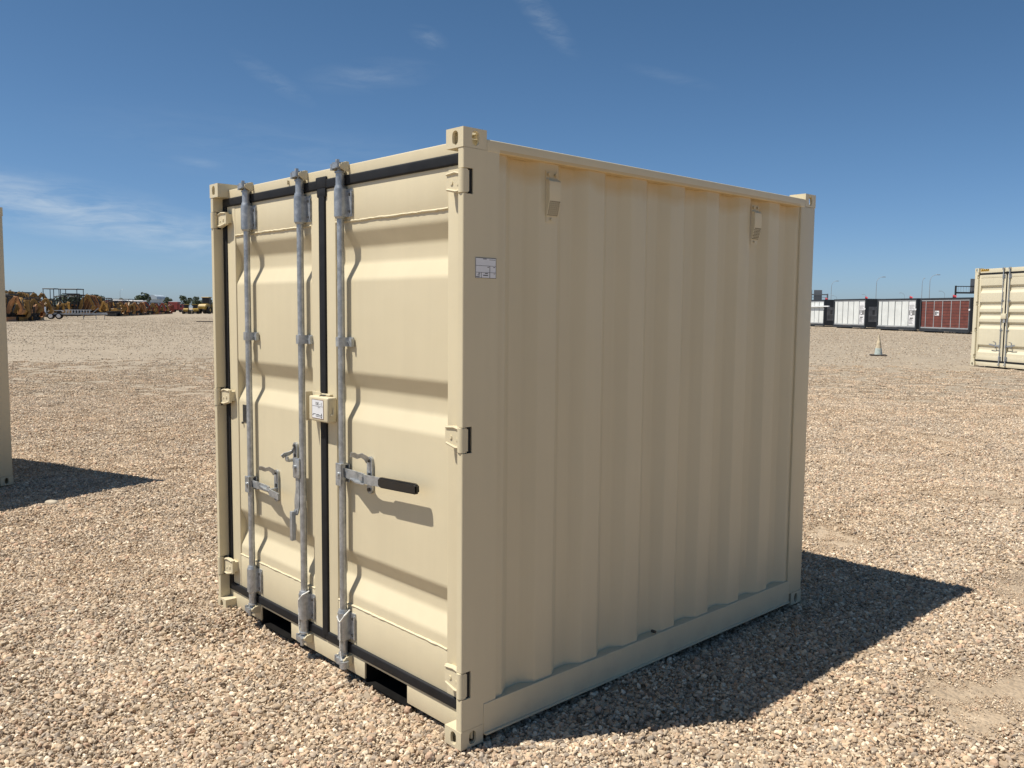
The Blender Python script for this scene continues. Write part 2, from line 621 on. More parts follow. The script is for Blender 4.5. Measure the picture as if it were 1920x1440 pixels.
for kv in range(NV):
    VS, FS, CS = [], [], []
    n0 = 0
    for _ in range(112):
        size = float(np.clip(rng.lognormal(math.log(.0054), .38), .0026, .0165))
        v = one_stone(size)
        c = rng.normal(size=2) * .058
        v = v + np.array([c[0], c[1], size * .25 + rng.uniform(0, .0095)])
        VS.append(v)
        FS.append(ICO_F + n0)
        n0 += len(v)
        colr = PAL[rng.choice(len(PAL), p=PW)] * rng.uniform(.82, 1.2) * np.array([1.09, 1.065, 1.04])
        CS.append(np.tile(np.append(colr, 1.0), (len(v), 1)))
    me = bpy.data.meshes.new('gravel_piece')
    me.from_pydata(np.concatenate(VS).tolist(), [], np.concatenate(FS).tolist())
    ca_ = me.color_attributes.new('stone_colour', 'FLOAT_COLOR', 'POINT')
    ca_.data.foreach_set('color', np.concatenate(CS).astype(np.float32).ravel())
    me.materials.append(m)
    proto_col.objects.link(bpy.data.objects.new('gravel_piece', me))


NV2 = 6
for kv in range(NV2):                      # thinly spread coarser stones for the ground further out
    VS, FS, CS = [], [], []
    n0 = 0
    for _ in range(16):
        size = float(np.clip(rng.lognormal(math.log(.016), .35), .008, .034))
        v = one_stone(size)
        c = rng.normal(size=2) * .55
        v = v + np.array([c[0], c[1], size * .3])
        VS.append(v)
        FS.append(ICO_F + n0)
        n0 += len(v)
        colr = PAL[rng.choice(len(PAL), p=PW)] * rng.uniform(.75, 1.15)
        CS.append(np.tile(np.append(colr, 1.0), (len(v), 1)))
    me = bpy.data.meshes.new('gravel_piece')
    me.from_pydata(np.concatenate(VS).tolist(), [], np.concatenate(FS).tolist())
    ca_ = me.color_attributes.new('stone_colour', 'FLOAT_COLOR', 'POINT')
    ca_.data.foreach_set('color', np.concatenate(CS).astype(np.float32).ravel())
    me.materials.append(m)
    proto_col.objects.link(bpy.data.objects.new('gravel_piece', me))


def vnoise(x, y, s, seed):
    """smooth value noise"""
    rg = np.random.default_rng(seed)
    T = rg.random((64, 64))
    xs, ys = x / s, y / s
    xi, yi = np.floor(xs).astype(int), np.floor(ys).astype(int)
    fx, fy = xs - xi, ys - yi
    fx = fx * fx * (3 - 2 * fx)
    fy = fy * fy * (3 - 2 * fy)
    g_ = lambda a, b_: T[a % 64, b_ % 64]
    return (g_(xi, yi) * (1 - fx) + g_(xi + 1, yi) * fx) * (1 - fy) + (g_(xi, yi + 1) * (1 - fx) + g_(xi + 1, yi + 1) * fx) * fy


P, S_, I_ = [], [], []
az0 = math.atan2(fwd.y, fwd.x)
for r0, r1, dens, sc in [(.9, 6.5, 165, 1.0), (6.5, 11, 115, 1.02), (11, 18, 66, 1.1), (18, 30, 28, 1.25), (.9, 7.5, 110, .42), (.9, 7.5, 60, .30)]:
    n_ = int(dens * .78 * (r1 * r1 - r0 * r0))
    rr = np.sqrt(rng.uniform(r0 * r0, r1 * r1, n_))
    aa = az0 + rng.uniform(-.78, .78, n_)
    x, y = CAM.x + rr * np.cos(aa), CAM.y + rr * np.sin(aa)
    cov = .62 * vnoise(x + 40, y + 40, 1.25, 3) + .38 * vnoise(x + 40, y + 40, .42, 5) + .06
    # bare sandy patches
    for cx0, cy0, rx, ry, k in ((3.10, 1.85, .50, .60, .44), (3.35, 2.6, .5, .6, .22), (1.3, 4.15, .55, .32, .44), (1.75, 6.2, .8, .5, .42),
                                (1.42, -.18, .22, .12, .40), (.50, -.52, .24, .14, .36), (1.0, -.42, .22, .12, .34), (3.6, 5.2, 1.2, .5, .2), (-.6, 5.6, .9, .4, .2)):
        cov = cov - k * np.exp(-((x - cx0) / rx) ** 2 - ((y - cy0) / ry) ** 2)
    near = np.exp(-((x - 2.35) / .35) ** 2 - ((y - 1.1) / .9) ** 2)
    cov = cov + .3 * near + .06 * (x < 1.2)
    prob = np.clip((cov - .20) / .20, .26, 1) if sc > .6 else np.full(n_, .85)
    keep = (rng.random(n_) < prob * np.clip((31 - rr) / 14, 0, 1)) & ~((x > .12) & (x < 1.95) & (y > .2) & (y < 2.4))
    x, y, prob = x[keep], y[keep], prob[keep]
    P.append(np.stack([x, y, gh(x, y)], -1))
    S_.append(sc * (.24 + .84 * prob) * rng.uniform(.85, 1.15, len(x)))
    I_.append(rng.integers(0, NV, len(x)))
n_ = 24000
rr = np.sqrt(rng.uniform(9 ** 2, 175 ** 2, n_))
aa = az0 + rng.uniform(-.70, .70, n_)
x, y = CAM.x + rr * np.cos(aa), CAM.y + rr * np.sin(aa)
keep = rng.random(n_) < np.clip((rr - 8) / 16, 0, 1) * np.clip((175 - rr) / 120, 0, 1)
x, y, rr = x[keep], y[keep], rr[keep]
P.append(np.stack([x, y, gh(x, y)], -1))
S_.append(np.clip(.72 + rr / 130, .72, 1.4) * rng.uniform(.8, 1.2, len(x)))
I_.append(rng.integers(NV, NV + NV2, len(x)))
P = np.concatenate(P)
S_ = np.concatenate(S_)
I_ = np.concatenate(I_)
me = bpy.data.meshes.new('gravel')
me.from_pydata(P.tolist(), [], [])
for nm, typ, dat in (('gscale', 'FLOAT', S_), ('grot', 'FLOAT', rng.uniform(0, 6.283, len(P))), ('gidx', 'INT', I_)):
    a = me.attributes.new(nm, typ, 'POINT')
    a.data.foreach_set('value', dat.astype(np.float32 if typ == 'FLOAT' else np.int32))
gravel = bpy.data.objects.new('gravel', me)
COL.objects.link(gravel)
tag(gravel, 'loose tan and grey crushed gravel spread over the yard', 'gravel', kind='stuff')
ng = bpy.data.node_groups.new('gravel_scatter', 'GeometryNodeTree')
ng.interface.new_socket('Geometry', in_out='INPUT', socket_type='NodeSocketGeometry')
ng.interface.new_socket('Geometry', in_out='OUTPUT', socket_type='NodeSocketGeometry')
gi, go = ng.nodes.new('NodeGroupInput'), ng.nodes.new('NodeGroupOutput')
iop = ng.nodes.new('GeometryNodeInstanceOnPoints')
ci = ng.nodes.new('GeometryNodeCollectionInfo')
ci.inputs[0].default_value = proto_col
ci.inputs['Separate Children'].default_value = True
ci.inputs['Reset Children'].default_value = True


def named(nm, typ):
    nd = ng.nodes.new('GeometryNodeInputNamedAttribute')
    nd.data_type = typ
    nd.inputs[0].default_value = nm
    return nd.outputs[0]


cx_ = ng.nodes.new('ShaderNodeCombineXYZ')
ng.links.new(named('grot', 'FLOAT'), cx_.inputs[2])
e2r = ng.nodes.new('FunctionNodeEulerToRotation')
ng.links.new(cx_.outputs[0], e2r.inputs[0])
ng.links.new(gi.outputs[0], iop.inputs['Points'])
ng.links.new(ci.outputs[0], iop.inputs['Instance'])
iop.inputs['Pick Instance'].default_value = True
ng.links.new(named('gidx', 'INT'), iop.inputs['Instance Index'])
ng.links.new(e2r.outputs[0], iop.inputs['Rotation'])
ng.links.new(named('gscale', 'FLOAT'), iop.inputs['Scale'])
ng.links.new(iop.outputs[0], go.inputs[0])
md = gravel.modifiers.new('scatter', 'NODES')
md.node_group = ng

# ------------------------------------------------------------------ containers


def casting(root, mat, xo, sx, yo, sy, zo, sz, cw, cd_, ch):
    """hollow corner casting; (xo,yo,zo) is the outer corner, s* point inward"""
    t_ = .011
    X, Y, Z = Vector((sx, 0, 0)), Vector((0, sy, 0)), Vector((0, 0, sz))
    O = Vector((xo, yo, zo))
    k = ch / .07
    q = MB()
    q.plate(O, X, Z, Y, cw, ch, t_, (cw * .47, ch * .50, .0165 * k, .0255 * k))            # end face
    q.plate(O + Y * t_, Y, Z, X, cd_ - t_, ch, t_, (cd_ * .52 - t_, ch * .50, .0175 * k, .026 * k))   # side face
    q.plate(O + Y * t_ + X * t_, X, Y, Z, cw - t_, cd_ - t_, t_, (cw * .46 - t_, cd_ * .5 - t_, .022 * k, .034 * k))  # top/bottom face
    q.plate(O + Y * t_ + X * t_ + Z * (ch - t_), X, Y, Z, cw - t_, cd_ - t_, t_)
    q.plate(O + Y * t_ + X * (cw - t_) + Z * t_, Y, Z, X, cd_ - t_, ch - 2 * t_, t_)
    q.plate(O + Y * (cd_ - t_) + X * t_ + Z * t_, X, Z, Y, cw - 2 * t_, ch - 2 * t_, t_)
    return q.build('corner_casting', mat, root, smooth=30)


def corrugated(root, name, mat, a0, a1, first, per, depth, f3, z0, z1):
    """vertical trapezoid sheet between a0 and a1; f3(a, d) -> (x, y) with d the recess"""
    prof = [(a0, 0.0)]
    e = first
    B, I, A = .052, .072, .052
    while e < a1 - .02:
        for da, d in ((0, 0), (B, depth), (B + I, depth), (B + I + A, 0)):
            if a0 + .005 < e + da < a1 - .005:
                prof.append((e + da, d))
        e += per
    prof.append((a1, prof[-1][1]))
    prof = fillet(prof, .008, 3)
    q = MB()
    q.sheet([(*f3(a, d), 0) for a, d in prof], ((0, 0, z0), (0, 0, z1)))
    return q.build(name, mat, root, smooth=50, recalc=False)


def hinge(door, mat, post_x, s, z0, z1, big=1.0):
    """s=-1: hinge on the right-hand post (leaf points to -x), s=+1: on the left-hand post"""
    h = z1 - z0
    q = MB()
    # barrel at the post's front edge
    q.cyl((post_x + s * .0165, .014, z0), (post_x + s * .0165, .014, z1), .0175 * big, n=16)
    # leaf reaching on to the door
    xa, xb = sorted((post_x + s * .020, post_x + s * .128))
    P1 = [(post_x + s * .024, z0 + .006), (post_x + s * .060, z0 + .002), (post_x + s * .128, z0 + h * .20), (post_x + s * .130, z1 - h * .05), (post_x + s * .085, z1), (post_x + s * .024, z1 - .006)]
    q.prism(P1, 1, .026, .040)
    # raised rims
    q.tube([(post_x + s * .030, .026, z1 - .014), (post_x + s * .075, .024, z1 - .004), (post_x + s * .124, .025, z1 - h * .10)], .0045, 6)
    q.tube([(post_x + s * .034, .025, z0 + .012), (post_x + s * .068, .024, z0 + .010), (post_x + s * .122, .026, z0 + h * .25)], .0045, 6)
    q.cyl((post_x + s * .095, .027, z0 + h * .52), (post_x + s * .095, .0225, z0 + h * .52), .0075, n=10)
    q.cyl((post_x + s * .060, .027, z0 + h * .45), (post_x + s * .060, .0235, z0 + h * .45), .0055, n=10)
    # web behind the leaf
    q.box(xa + .055 * (s > 0) + .0, xb - .055 * (s < 0), .040, .0605, z0 + h * .3, z1 - h * .15)
    # side plate wrapped on to the post's flank and pin ends
    xs = sorted((post_x + s * .0012, post_x + s * .008))
    q.box(xs[0], xs[1], .014, .0285, z0 + .004, z1 - .004)
    q.cyl((post_x + s * .0165, .014, z1), (post_x + s * .0165, .014, z1 + .008), .012, n=10)
    q.cyl((post_x + s * .0165, .014, z0 - .008), (post_x + s * .0165, .014, z0), .012, n=10)
    return q.build('hinge', mat, door, smooth=35)


def rod(door, x, zlo, zhi, y=.036, r=.0154, braces=(1.483,), bear=((2.008, 2.141), (.167, .300)), yd=.0648):
    MB().cyl((x, y, zlo), (x, y, zhi), r, n=20).build('locking_bar', 'galvanised', door, smooth=40)
    # bearing housings
    for z0, z1 in bear:
        q = MB()
        pr = [(x - .0255, yd - .001), (x - .0255, y - .004), (x - .0185, y - .019), (x - .008, y - .0255), (x + .008, y - .0255), (x + .0185, y - .019), (x + .0255, y - .004), (x + .0255, yd - .008), (x + .062, yd - .008), (x + .062, yd - .001)]
        q.prism(pr, 2, z0 + .004, z1 - .010)
        q.cyl((x, y, z1 - .010), (x, y, z1 + .004), .0245, .0215, n=18)
        q.cyl((x, y, z0 - .004), (x, y, z0 + .004), .020, .0235, n=18)
        q.tube([(x + .059, yd - .012, z0 + .012), (x + .059, yd - .012, z1 - .02)], .004, 6)
        q.build('bar_bearing', 'galvanised', door, smooth=35)
        q = MB()
        for zz in (z0 + .026, z1 - .034):
            q.cyl((x - .0285, y + .004, zz), (x - .025, y + .004, zz), .0055, n=8)
            q.cyl((x + .045, yd - .008, zz), (x + .045, yd - .016, zz), .0065, n=6)
        build_each(q, 'bearing_bolt', 'bolt_steel', door, smooth=30)
    for zb in braces:
        q = MB()
        pr = [(x - .021, y + .006), (x - .021, y - .006), (x - .012, y - .0205), (x + .012, y - .0205), (x + .021, y - .006), (x + .024, yd - .010), (x + .060, yd - .010), (x + .060, yd - .004), (x + .018, yd - .004), (x + .0178, y)]
        q.prism(pr, 2, zb - .020, zb + .020)
        q.box(x + .053, x + .063, yd - .019, yd - .0035, zb - .020, zb + .016)
        q.cyl((x - .0245, y, zb), (x - .0205, y, zb), .0055, n=8)
        q.cyl((x + .042, yd - .010, zb), (x + .042, yd - .017, zb), .006, n=6)
        q.build('bar_bracket', 'galvanised', door, smooth=30)


def cam_end(door, x, z0, z1, sgn, y=.036):
    """locking cam on the bar's end; sgn +1 at the top, -1 at the sill"""
    q = MB()
    a, b2 = (z0, z1) if sgn > 0 else (z1, z0)
    L = b2 - a
    q.cyl((x, y, a), (x, y, a + L * .62), .0195, .0185, n=14)
    q.cyl((x, y, a + L * .55), (x, y, a + L * .60), .0235, .0235, n=14)
    zc = a + L * .72
    # claw: hooked outline lying flat, pointing both sides of the keeper
    prof = [(x - .034, y - .018), (x - .012, y - .032), (x + .018, y - .030), (x + .034, y - .012), (x + .028, y + .006), (x + .014, y - .002), (x - .004, y + .010), (x - .026, y + .006)]
    q.prism(prof, 2, min(zc, zc + L * .26), max(zc, zc + L * .26))
    q.cyl((x, y - .002, a + L * .6), (x, y - .002, a + L * 1.0), .012, .010, n=10)
    q.cyl((x + .022, y - .026, zc + L * .02), (x + .022, y - .026, zc + L * .36), .009, n=8)
    q.cyl((x - .024, y - .024, zc - L * .06), (x - .024, y - .024, zc + L * .22), .008, n=8)
    q.build('locking_cam', 'galvanised', door, smooth=35)


def keeper(parent, x, z, sgn, mat, y=.058):
    q = MB()
    for s in (-1, 1):
        pr = [(y, z - .020), (y - .018, z - .020), (y - .036, z - .010), (y - .042, z + .002), (y - .034, z + .014), (y - .014, z + .018), (y, z + .020)]
        a, b2 = sorted((x + s * .029, x + s * .036))
        q.prism(pr, 0, a, b2)
        a, b2 = sorted((x + s * .0365, x + s * .024))
        q.box(a, b2, y - .046, y - .038, z - .005, z + .008, .002, 1)
    q.box(x - .0285, x + .0285, y - .010, y, z + (.010 if sgn > 0 else -.022), z + (.022 if sgn > 0 else -.010))
    return q.build('cam_keeper', mat, parent, smooth=30)


def hasp(door, x, z0, z1, yd=.0648, clip=1):
    """bolted catch plate with a swinging clip"""
    q = MB()
    hw = .019
    n = 8
    pr = [(x + hw * math.cos(math.pi * k / n), z1 - hw + hw * math.sin(math.pi * k / n)) for k in range(n + 1)]
    pr += [(x - hw * math.cos(math.pi * k / n), z0 + hw - hw * math.sin(math.pi * k / n)) for k in range(n + 1)]
    q.prism(pr, 1, yd - .011, yd - .0005)
    # hook that carries the handle
    zc = (z0 + z1) / 2 - .012
    pr2 = [(yd - .011, zc - .012), (yd - .050, zc - .012), (yd - .056, zc - .004), (yd - .056, zc + .014), (yd - .050, zc + .014), (yd - .046, zc + .0), (yd - .011, zc + .0)]
    q.prism(pr2, 0, x - .011, x + .011)
    q.build('handle_catch', 'galvanised', door, smooth=35)
    q = MB()
    q.cyl((x, yd - .011, z0 + .018), (x, yd - .019, z0 + .018), .0085, n=6)
    q.cyl((x, yd - .011, z1 - .016), (x, yd - .019, z1 - .016), .0075, n=6)
    q.box(x - .006, x + .006, yd - .0135, yd - .0108, zc + .004, zc + .022)
    build_each(q, 'catch_bolt', 'bolt_steel', door, smooth=30)
    # clip: bent strip, standing out towards the viewer
    if clip == 1:
        path = [(x, yd - .016, z1 - .022), (x, yd - .028, z1 - .004), (x - .008, yd - .044, z1 + .008), (x - .014, yd - .060, z1 + .004), (x - .020, yd - .074, z1 + .012), (x - .024, yd - .088, z1 + .014)]
    else:
        path = [(x, yd - .016, z1 - .020), (x - .002, yd - .022, z1 - .042), (x - .006, yd - .040, z1 - .052), (x - .012, yd - .058, z1 - .056), (x - .016, yd - .070, z1 - .066)]
    q = MB()
    wv = .0105
    A, B, Cc, Dd = [], [], [], []
    for i, p in enumerate(path):
        p = Vector(p)
        d = (Vector(path[min(i + 1, len(path) - 1)]) - Vector(path[max(i - 1, 0)])).normalized()
        sd = Vector((.35, .15, 1)) - d * d.dot(Vector((.35, .15, 1)))
        sd.normalize()
        nn = d.cross(sd) * .0016
        A.append(q.bm.verts.new(p + sd * wv + nn))
        B.append(q.bm.verts.new(p - sd * wv + nn))
        Cc.append(q.bm.verts.new(p - sd * wv - nn))
        Dd.append(q.bm.verts.new(p + sd * wv - nn))
    for i in range(len(path) - 1):
        for U, V in ((A, B), (B, Cc), (Cc, Dd), (Dd, A)):
            q.bm.faces.new((U[i], U[i + 1], V[i + 1], V[i]))
    q.bm.faces.new((A[0], B[0], Cc[0], Dd[0]))
    q.bm.faces.new((A[-1], Dd[-1], Cc[-1], B[-1]))
    q.build('catch_clip', 'galvanised', door, smooth=45)


def lever_strip(q, pts, hz, th):
    """flat bar following pts in plan, height 2*hz, thickness th"""
    A = []
    for i, p in enumerate(pts):
        p = Vector(p)
        d = (Vector(pts[min(i + 1, len(pts) - 1)]) - Vector(pts[max(i - 1, 0)])).normalized()
        nrm = Vector((-d.y, d.x, 0)).normalized() * th / 2
        upv = Vector((0, 0, 1)) - d * d.z
        upv = upv.normalized() * (hz[i] if isinstance(hz, (list, tuple)) else hz)
        A.append([q.bm.verts.new(p + a) for a in (nrm + upv, -nrm + upv, -nrm - upv, nrm - upv)])
    for a, b2 in zip(A, A[1:]):
        for k in range(4):
            q.bm.faces.new((a[k], a[(k + 1) % 4], b2[(k + 1) % 4], b2[k]))
    q.bm.faces.new(A[0][::-1])
    q.bm.faces.new(A[-1])


def fork(door, x, z, s=1, y=.036, h=.044):
    """hub clamped to the bar that carries the lever"""
    q = MB()
    xa, xb = sorted((x - s * .0165, x + s * .026))
    q.box(xa, xb, y - .025, y - .0185, z - h, z + h * .9, .002, 1)
    q.box(xa, xb, y + .0185, y + .0235, z - h * .8, z + h * .8, .002, 1)
    xa, xb = sorted((x - s * .0205, x - s * .0165))
    q.box(xa, xb, y - .020, y + .020, z - h * .7, z + h * .7)
    q.box(x - .010, x + .018, y - .016, y + .018, z + h * .72, z + h * .86)
    q.cyl((x + s * .008, y - .032, z), (x + s * .008, y - .024, z), .0085, .0095, n=10)
    q.build('handle_hub', 'galvanised', door, smooth=30)


def container(cfg):
    W, D, H = cfg['W'], cfg['D'], cfg['H']
    mat = cfg['mat']
    cw, cdp, ch = cfg.get('cast', (.095, .109, .069))
    pf = cfg.get('post', .031)
    root = empty('shipping_container')
    zb = ch
    zt = H - ch
    # castings
    for xo, sx in ((0, 1), (W, -1)):
        for yo, sy in ((0, 1), (D, -1)):
            for zo, sz in ((0, 1), (H, -1)):
                casting(root, mat, xo, sx, yo, sy, zo, sz, cw, cdp, ch)
    hz = cfg['hinges']
    # front posts, notched where the hinges turn
    for s, px in ((1, 0.0), (-1, W)):
        q = MB()
        cuts = [zb + .001]
        for a, b2 in hz:
            cuts += [a - .004, b2 + .004]
        cuts.append(zt - .001)

        def xr(a, b2):
            return sorted((px + s * a, px + s * b2))
        rc = .007
        arc = [(rc - rc * math.cos(a_), .002 + rc - rc * math.sin(a_)) for a_ in np.linspace(0, math.pi / 2, 6)]
        full = [(0, .170)] + arc + [(pf - .002, .002), (pf, .004), (pf, .056), (.008, .056), (.008, .170)]
        part = [(0, .170), (0, .046), (pf - .004, .046), (pf - .004, .056), (.008, .056), (.008, .170)]
        if pf > .06:
            part = [(0, .170)] + arc + [(pf - .04, .002), (pf - .04, .056), (.008, .056), (.008, .170)]
        for k in range(len(cuts) - 1):
            q.prism([(px + s * a_, b_) for a_, b_ in (full if k % 2 == 0 else part)], 2, cuts[k], cuts[k + 1])
        x0, x1 = xr(.0085, .060)
        q.box(x0, x1, .100, .168, zb + .002, zt - .002)
        if pf < .06:
            for a, b2 in hz:
                x0, x1 = xr(.006, pf - .006)
                MB().box(x0, x1, .0325, .0455, a - .003, b2 + .003).build('hinge_seal', 'rubber', root)
        q.build('corner_post', mat, root, smooth=40)
        # rear post
        q = MB()
        x0, x1 = xr(.0, .012)
        q.box(x0, x1, D - .150, D - .004, zb + .001, zt - .001, .004, 2)
        x0, x1 = xr(.013, .14)
        q.box(x0, x1, D - .016, D - .005, zb + .001, zt - .001, .003, 1)
        q.build('corner_post', mat, root, smooth=40)
        # side rails
        q = MB()
        x0, x1 = xr(-.001, .045)
        q.box(x0, x1, cdp + .001, D - cdp - .001, H - .074, H - .030, .005, 3)
        q.build('top_side_rail', mat, root, smooth=40)
        q = MB()
        x0, x1 = xr(.0, .005)
        rb, rt = cfg.get('rail', (.030, .148))
        q.box(*xr(-.003, .004), cdp, D - .150 + .012, rb, rt, .0015, 1)
        q.box(*xr(.005, .055), cdp, D - .140, rt - .006, rt - .001)
        q.box(*xr(-.012, .055), cdp + .004, D - .145, rb - .004, rb + .004, .001, 1)
        q.build('bottom_side_rail', mat, root, smooth=40)
        pan = corrugated(root, 'side_panel', mat, .150, D - .130, .487 - .275, .275, .036,
                         lambda a, d, px=px, s=s: (px + s * (.011 + d), a), rt - .004 if False else cfg.get('rail', (.03, .148))[1] - .004, H - .070)
        if s < 0:
            pan['label'] = 'beige corrugated side wall in shade'
    # rear wall, roof, floor
    corrugated(root, 'rear_panel', mat, .12, W - .12, .2, .275, .030, lambda a, d: (a, D - .012 - d), .12, H - .07)
    q = MB()
    q.box(cw, W - cw, D - .05, D - .004, H - .074, H - .030, .004, 2)
    q.box(cw, W - cw, D - .05, D - .004, .015, .13, .004, 2)
    build_each(q, 'rear_rail', mat, root, smooth=40)
    MB().box(.046, W - .046, .10, D - .051, H - .050, H - .036).build('roof_panel', mat, root, smooth=0)
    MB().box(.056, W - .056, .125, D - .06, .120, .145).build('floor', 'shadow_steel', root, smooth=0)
    # header and sill
    g0, g1 = cfg['gasket_top']
    yd = .060
    q = MB()
    q.box(cw * .30, W - cw * .30, yd - .001, .12, g1 - .004, H - .030, .004, 3)
    header = q.build('door_header', mat, root, smooth=40)
    b0, b1 = cfg['gasket_bottom']
    q = MB()
    pk = cfg.get('pockets', [])
    xs = [.012] + [v for p in pk for v in p] + [W - .012]
    for a, b2 in zip(xs[0::2], xs[1::2]):
        q.box(a, b2, yd, yd + .009, .022, b0 + .004, .002, 2)
    for a, b2 in pk:
        q.box(a - .001, b2 + .001, yd + .0012, yd + .0085, .096, b0 + .0032, .001, 1)
    q.box(.02, W - .02, .070, .0745, b0 - .012, b0 + .02)
    sill = q.build('door_sill', mat, root, smooth=40)
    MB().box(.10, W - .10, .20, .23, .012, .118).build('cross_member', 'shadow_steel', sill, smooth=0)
    for a, b2 in pk:
        q = MB()
        q.box(a - .006, a - .0005, .0695, D * .9, .004, .104)
        q.box(b2 + .0005, b2 + .006, .0695, D * .9, .004, .104)
        q.box(a, b2, .0695, D * .9, .098, .104)
        q.box(a + .0005, b2 - .0005, .0620, D * .9, .000, .006)
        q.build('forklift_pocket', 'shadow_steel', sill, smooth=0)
    # doors
    seam = cfg['seam']
    gL = .070
    for di, (xa, xb) in enumerate(((gL, seam[0]), (seam[1], W - gL))):
        hs = 1 if di == 0 else -1
        door = empty('door')
        door.parent = root
        st_ = cfg['stile']
        pa, pb = (xa + st_[0], xb - st_[1]) if di == 0 else (xa + st_[1], xb - st_[0])
        zt_, zb_ = g0 + .002, b1 - .002
        rail_t, rail_b = cfg['rails']
        q = MB()
        q.box(xa, pa, yd, .105, zb_, zt_, .004, 3)
        q.box(pb, xb, yd, .105, zb_, zt_, .004, 3)
        build_each(q, 'door_stile', mat, door, smooth=40)
        q = MB()
        q.box(pa - .001, pb + .001, yd + .0015, .104, rail_t, zt_ - .001, .003, 2)
        q.box(pa - .001, pb + .001, yd + .0015, .104, zb_ + .001, rail_b, .003, 2)
        build_each(q, 'door_rail', mat, door, smooth=40)
        # welds
        q = MB()
        for zz in (rail_t - .003, rail_b + .003):
            n = 40
            q.tube([(pa + (pb - pa) * k / n, yd + .003, zz + random.uniform(-.0012, .0012)) for k in range(n + 1)], [random.uniform(.0038, .0056) for _ in range(n + 1)], 6)
        build_each(q, 'weld_bead', mat, door, smooth=60)
        # pressed panel
        py = .0655
        prof = [(rail_t, py)]
        dd = cfg.get('press', .032)
        for z1, z2, z3, z4 in cfg['grooves']:
            prof += [(z1, py), (z2, py + dd), (z3, py + dd), (z4, py)]
        prof.append((rail_b, py))
        prof = fillet(prof, .012, 4)
        q = MB()
        q.sheet([(0, y_, z_) for z_, y_ in prof], ((pa, 0, 0), (pb, 0, 0)))
        q.build('door_panel', mat, door, smooth=60, recalc=False)
        # gaskets
        q = MB()
        gs = yd - .008
        q.box(xa - .048, xa - .001, gs + .002, .10, b0, g1, .006, 2) if di == 0 else q.box(xb + .001, xb + .048, gs + .002, .10, b0, g1, .006, 2)
        x0, x1 = (gL - .03, (seam[0] + seam[1]) / 2) if di == 0 else ((seam[0] + seam[1]) / 2, W - gL + .03)
        q.box(x0, x1, gs, .10, g0, g1, .008, 3)
        q.box(x0, x1, gs, .10, b0, b1, .008, 3)
        if di == 1:
            q.box(seam[0] + .001, seam[1] - .001, gs - .001, .10, b0 + .02, g1 + .004, .007, 3)
            q.box(seam[0] - .018, seam[1] + .018, gs - .003, .062, g0 + .004, g1 + .012, .007, 2)
            q.box(seam[0] - .010, seam[1] + .010, gs - .0018, .062, g0 - .034, g0 + .006, .007, 2)
        q.build('door_gasket', 'rubber', door, smooth=40)
        for z0, z1 in hz:
            hinge(door, mat, 0.0 if di == 0 else W, 1 if di == 0 else -1, z0, z1)
        for x in cfg['rods'][di]:
            rod(door, x, cfg['rodz'][0], cfg['rodz'][1], braces=cfg['braces'], bear=cfg['bearings'])
            cam_end(door, x, cfg['bearings'][0][1] + .004, H - .022, 1)
            cam_end(door, x, .062, cfg['bearings'][1][0] - .004, -1)
            keeper(header, x, H - .040, 1, mat)
            keeper(sill, x, .082, -1, mat)
        cfg['handles'](door, di)
    return root, header, sill


# --- the small container in the foreground


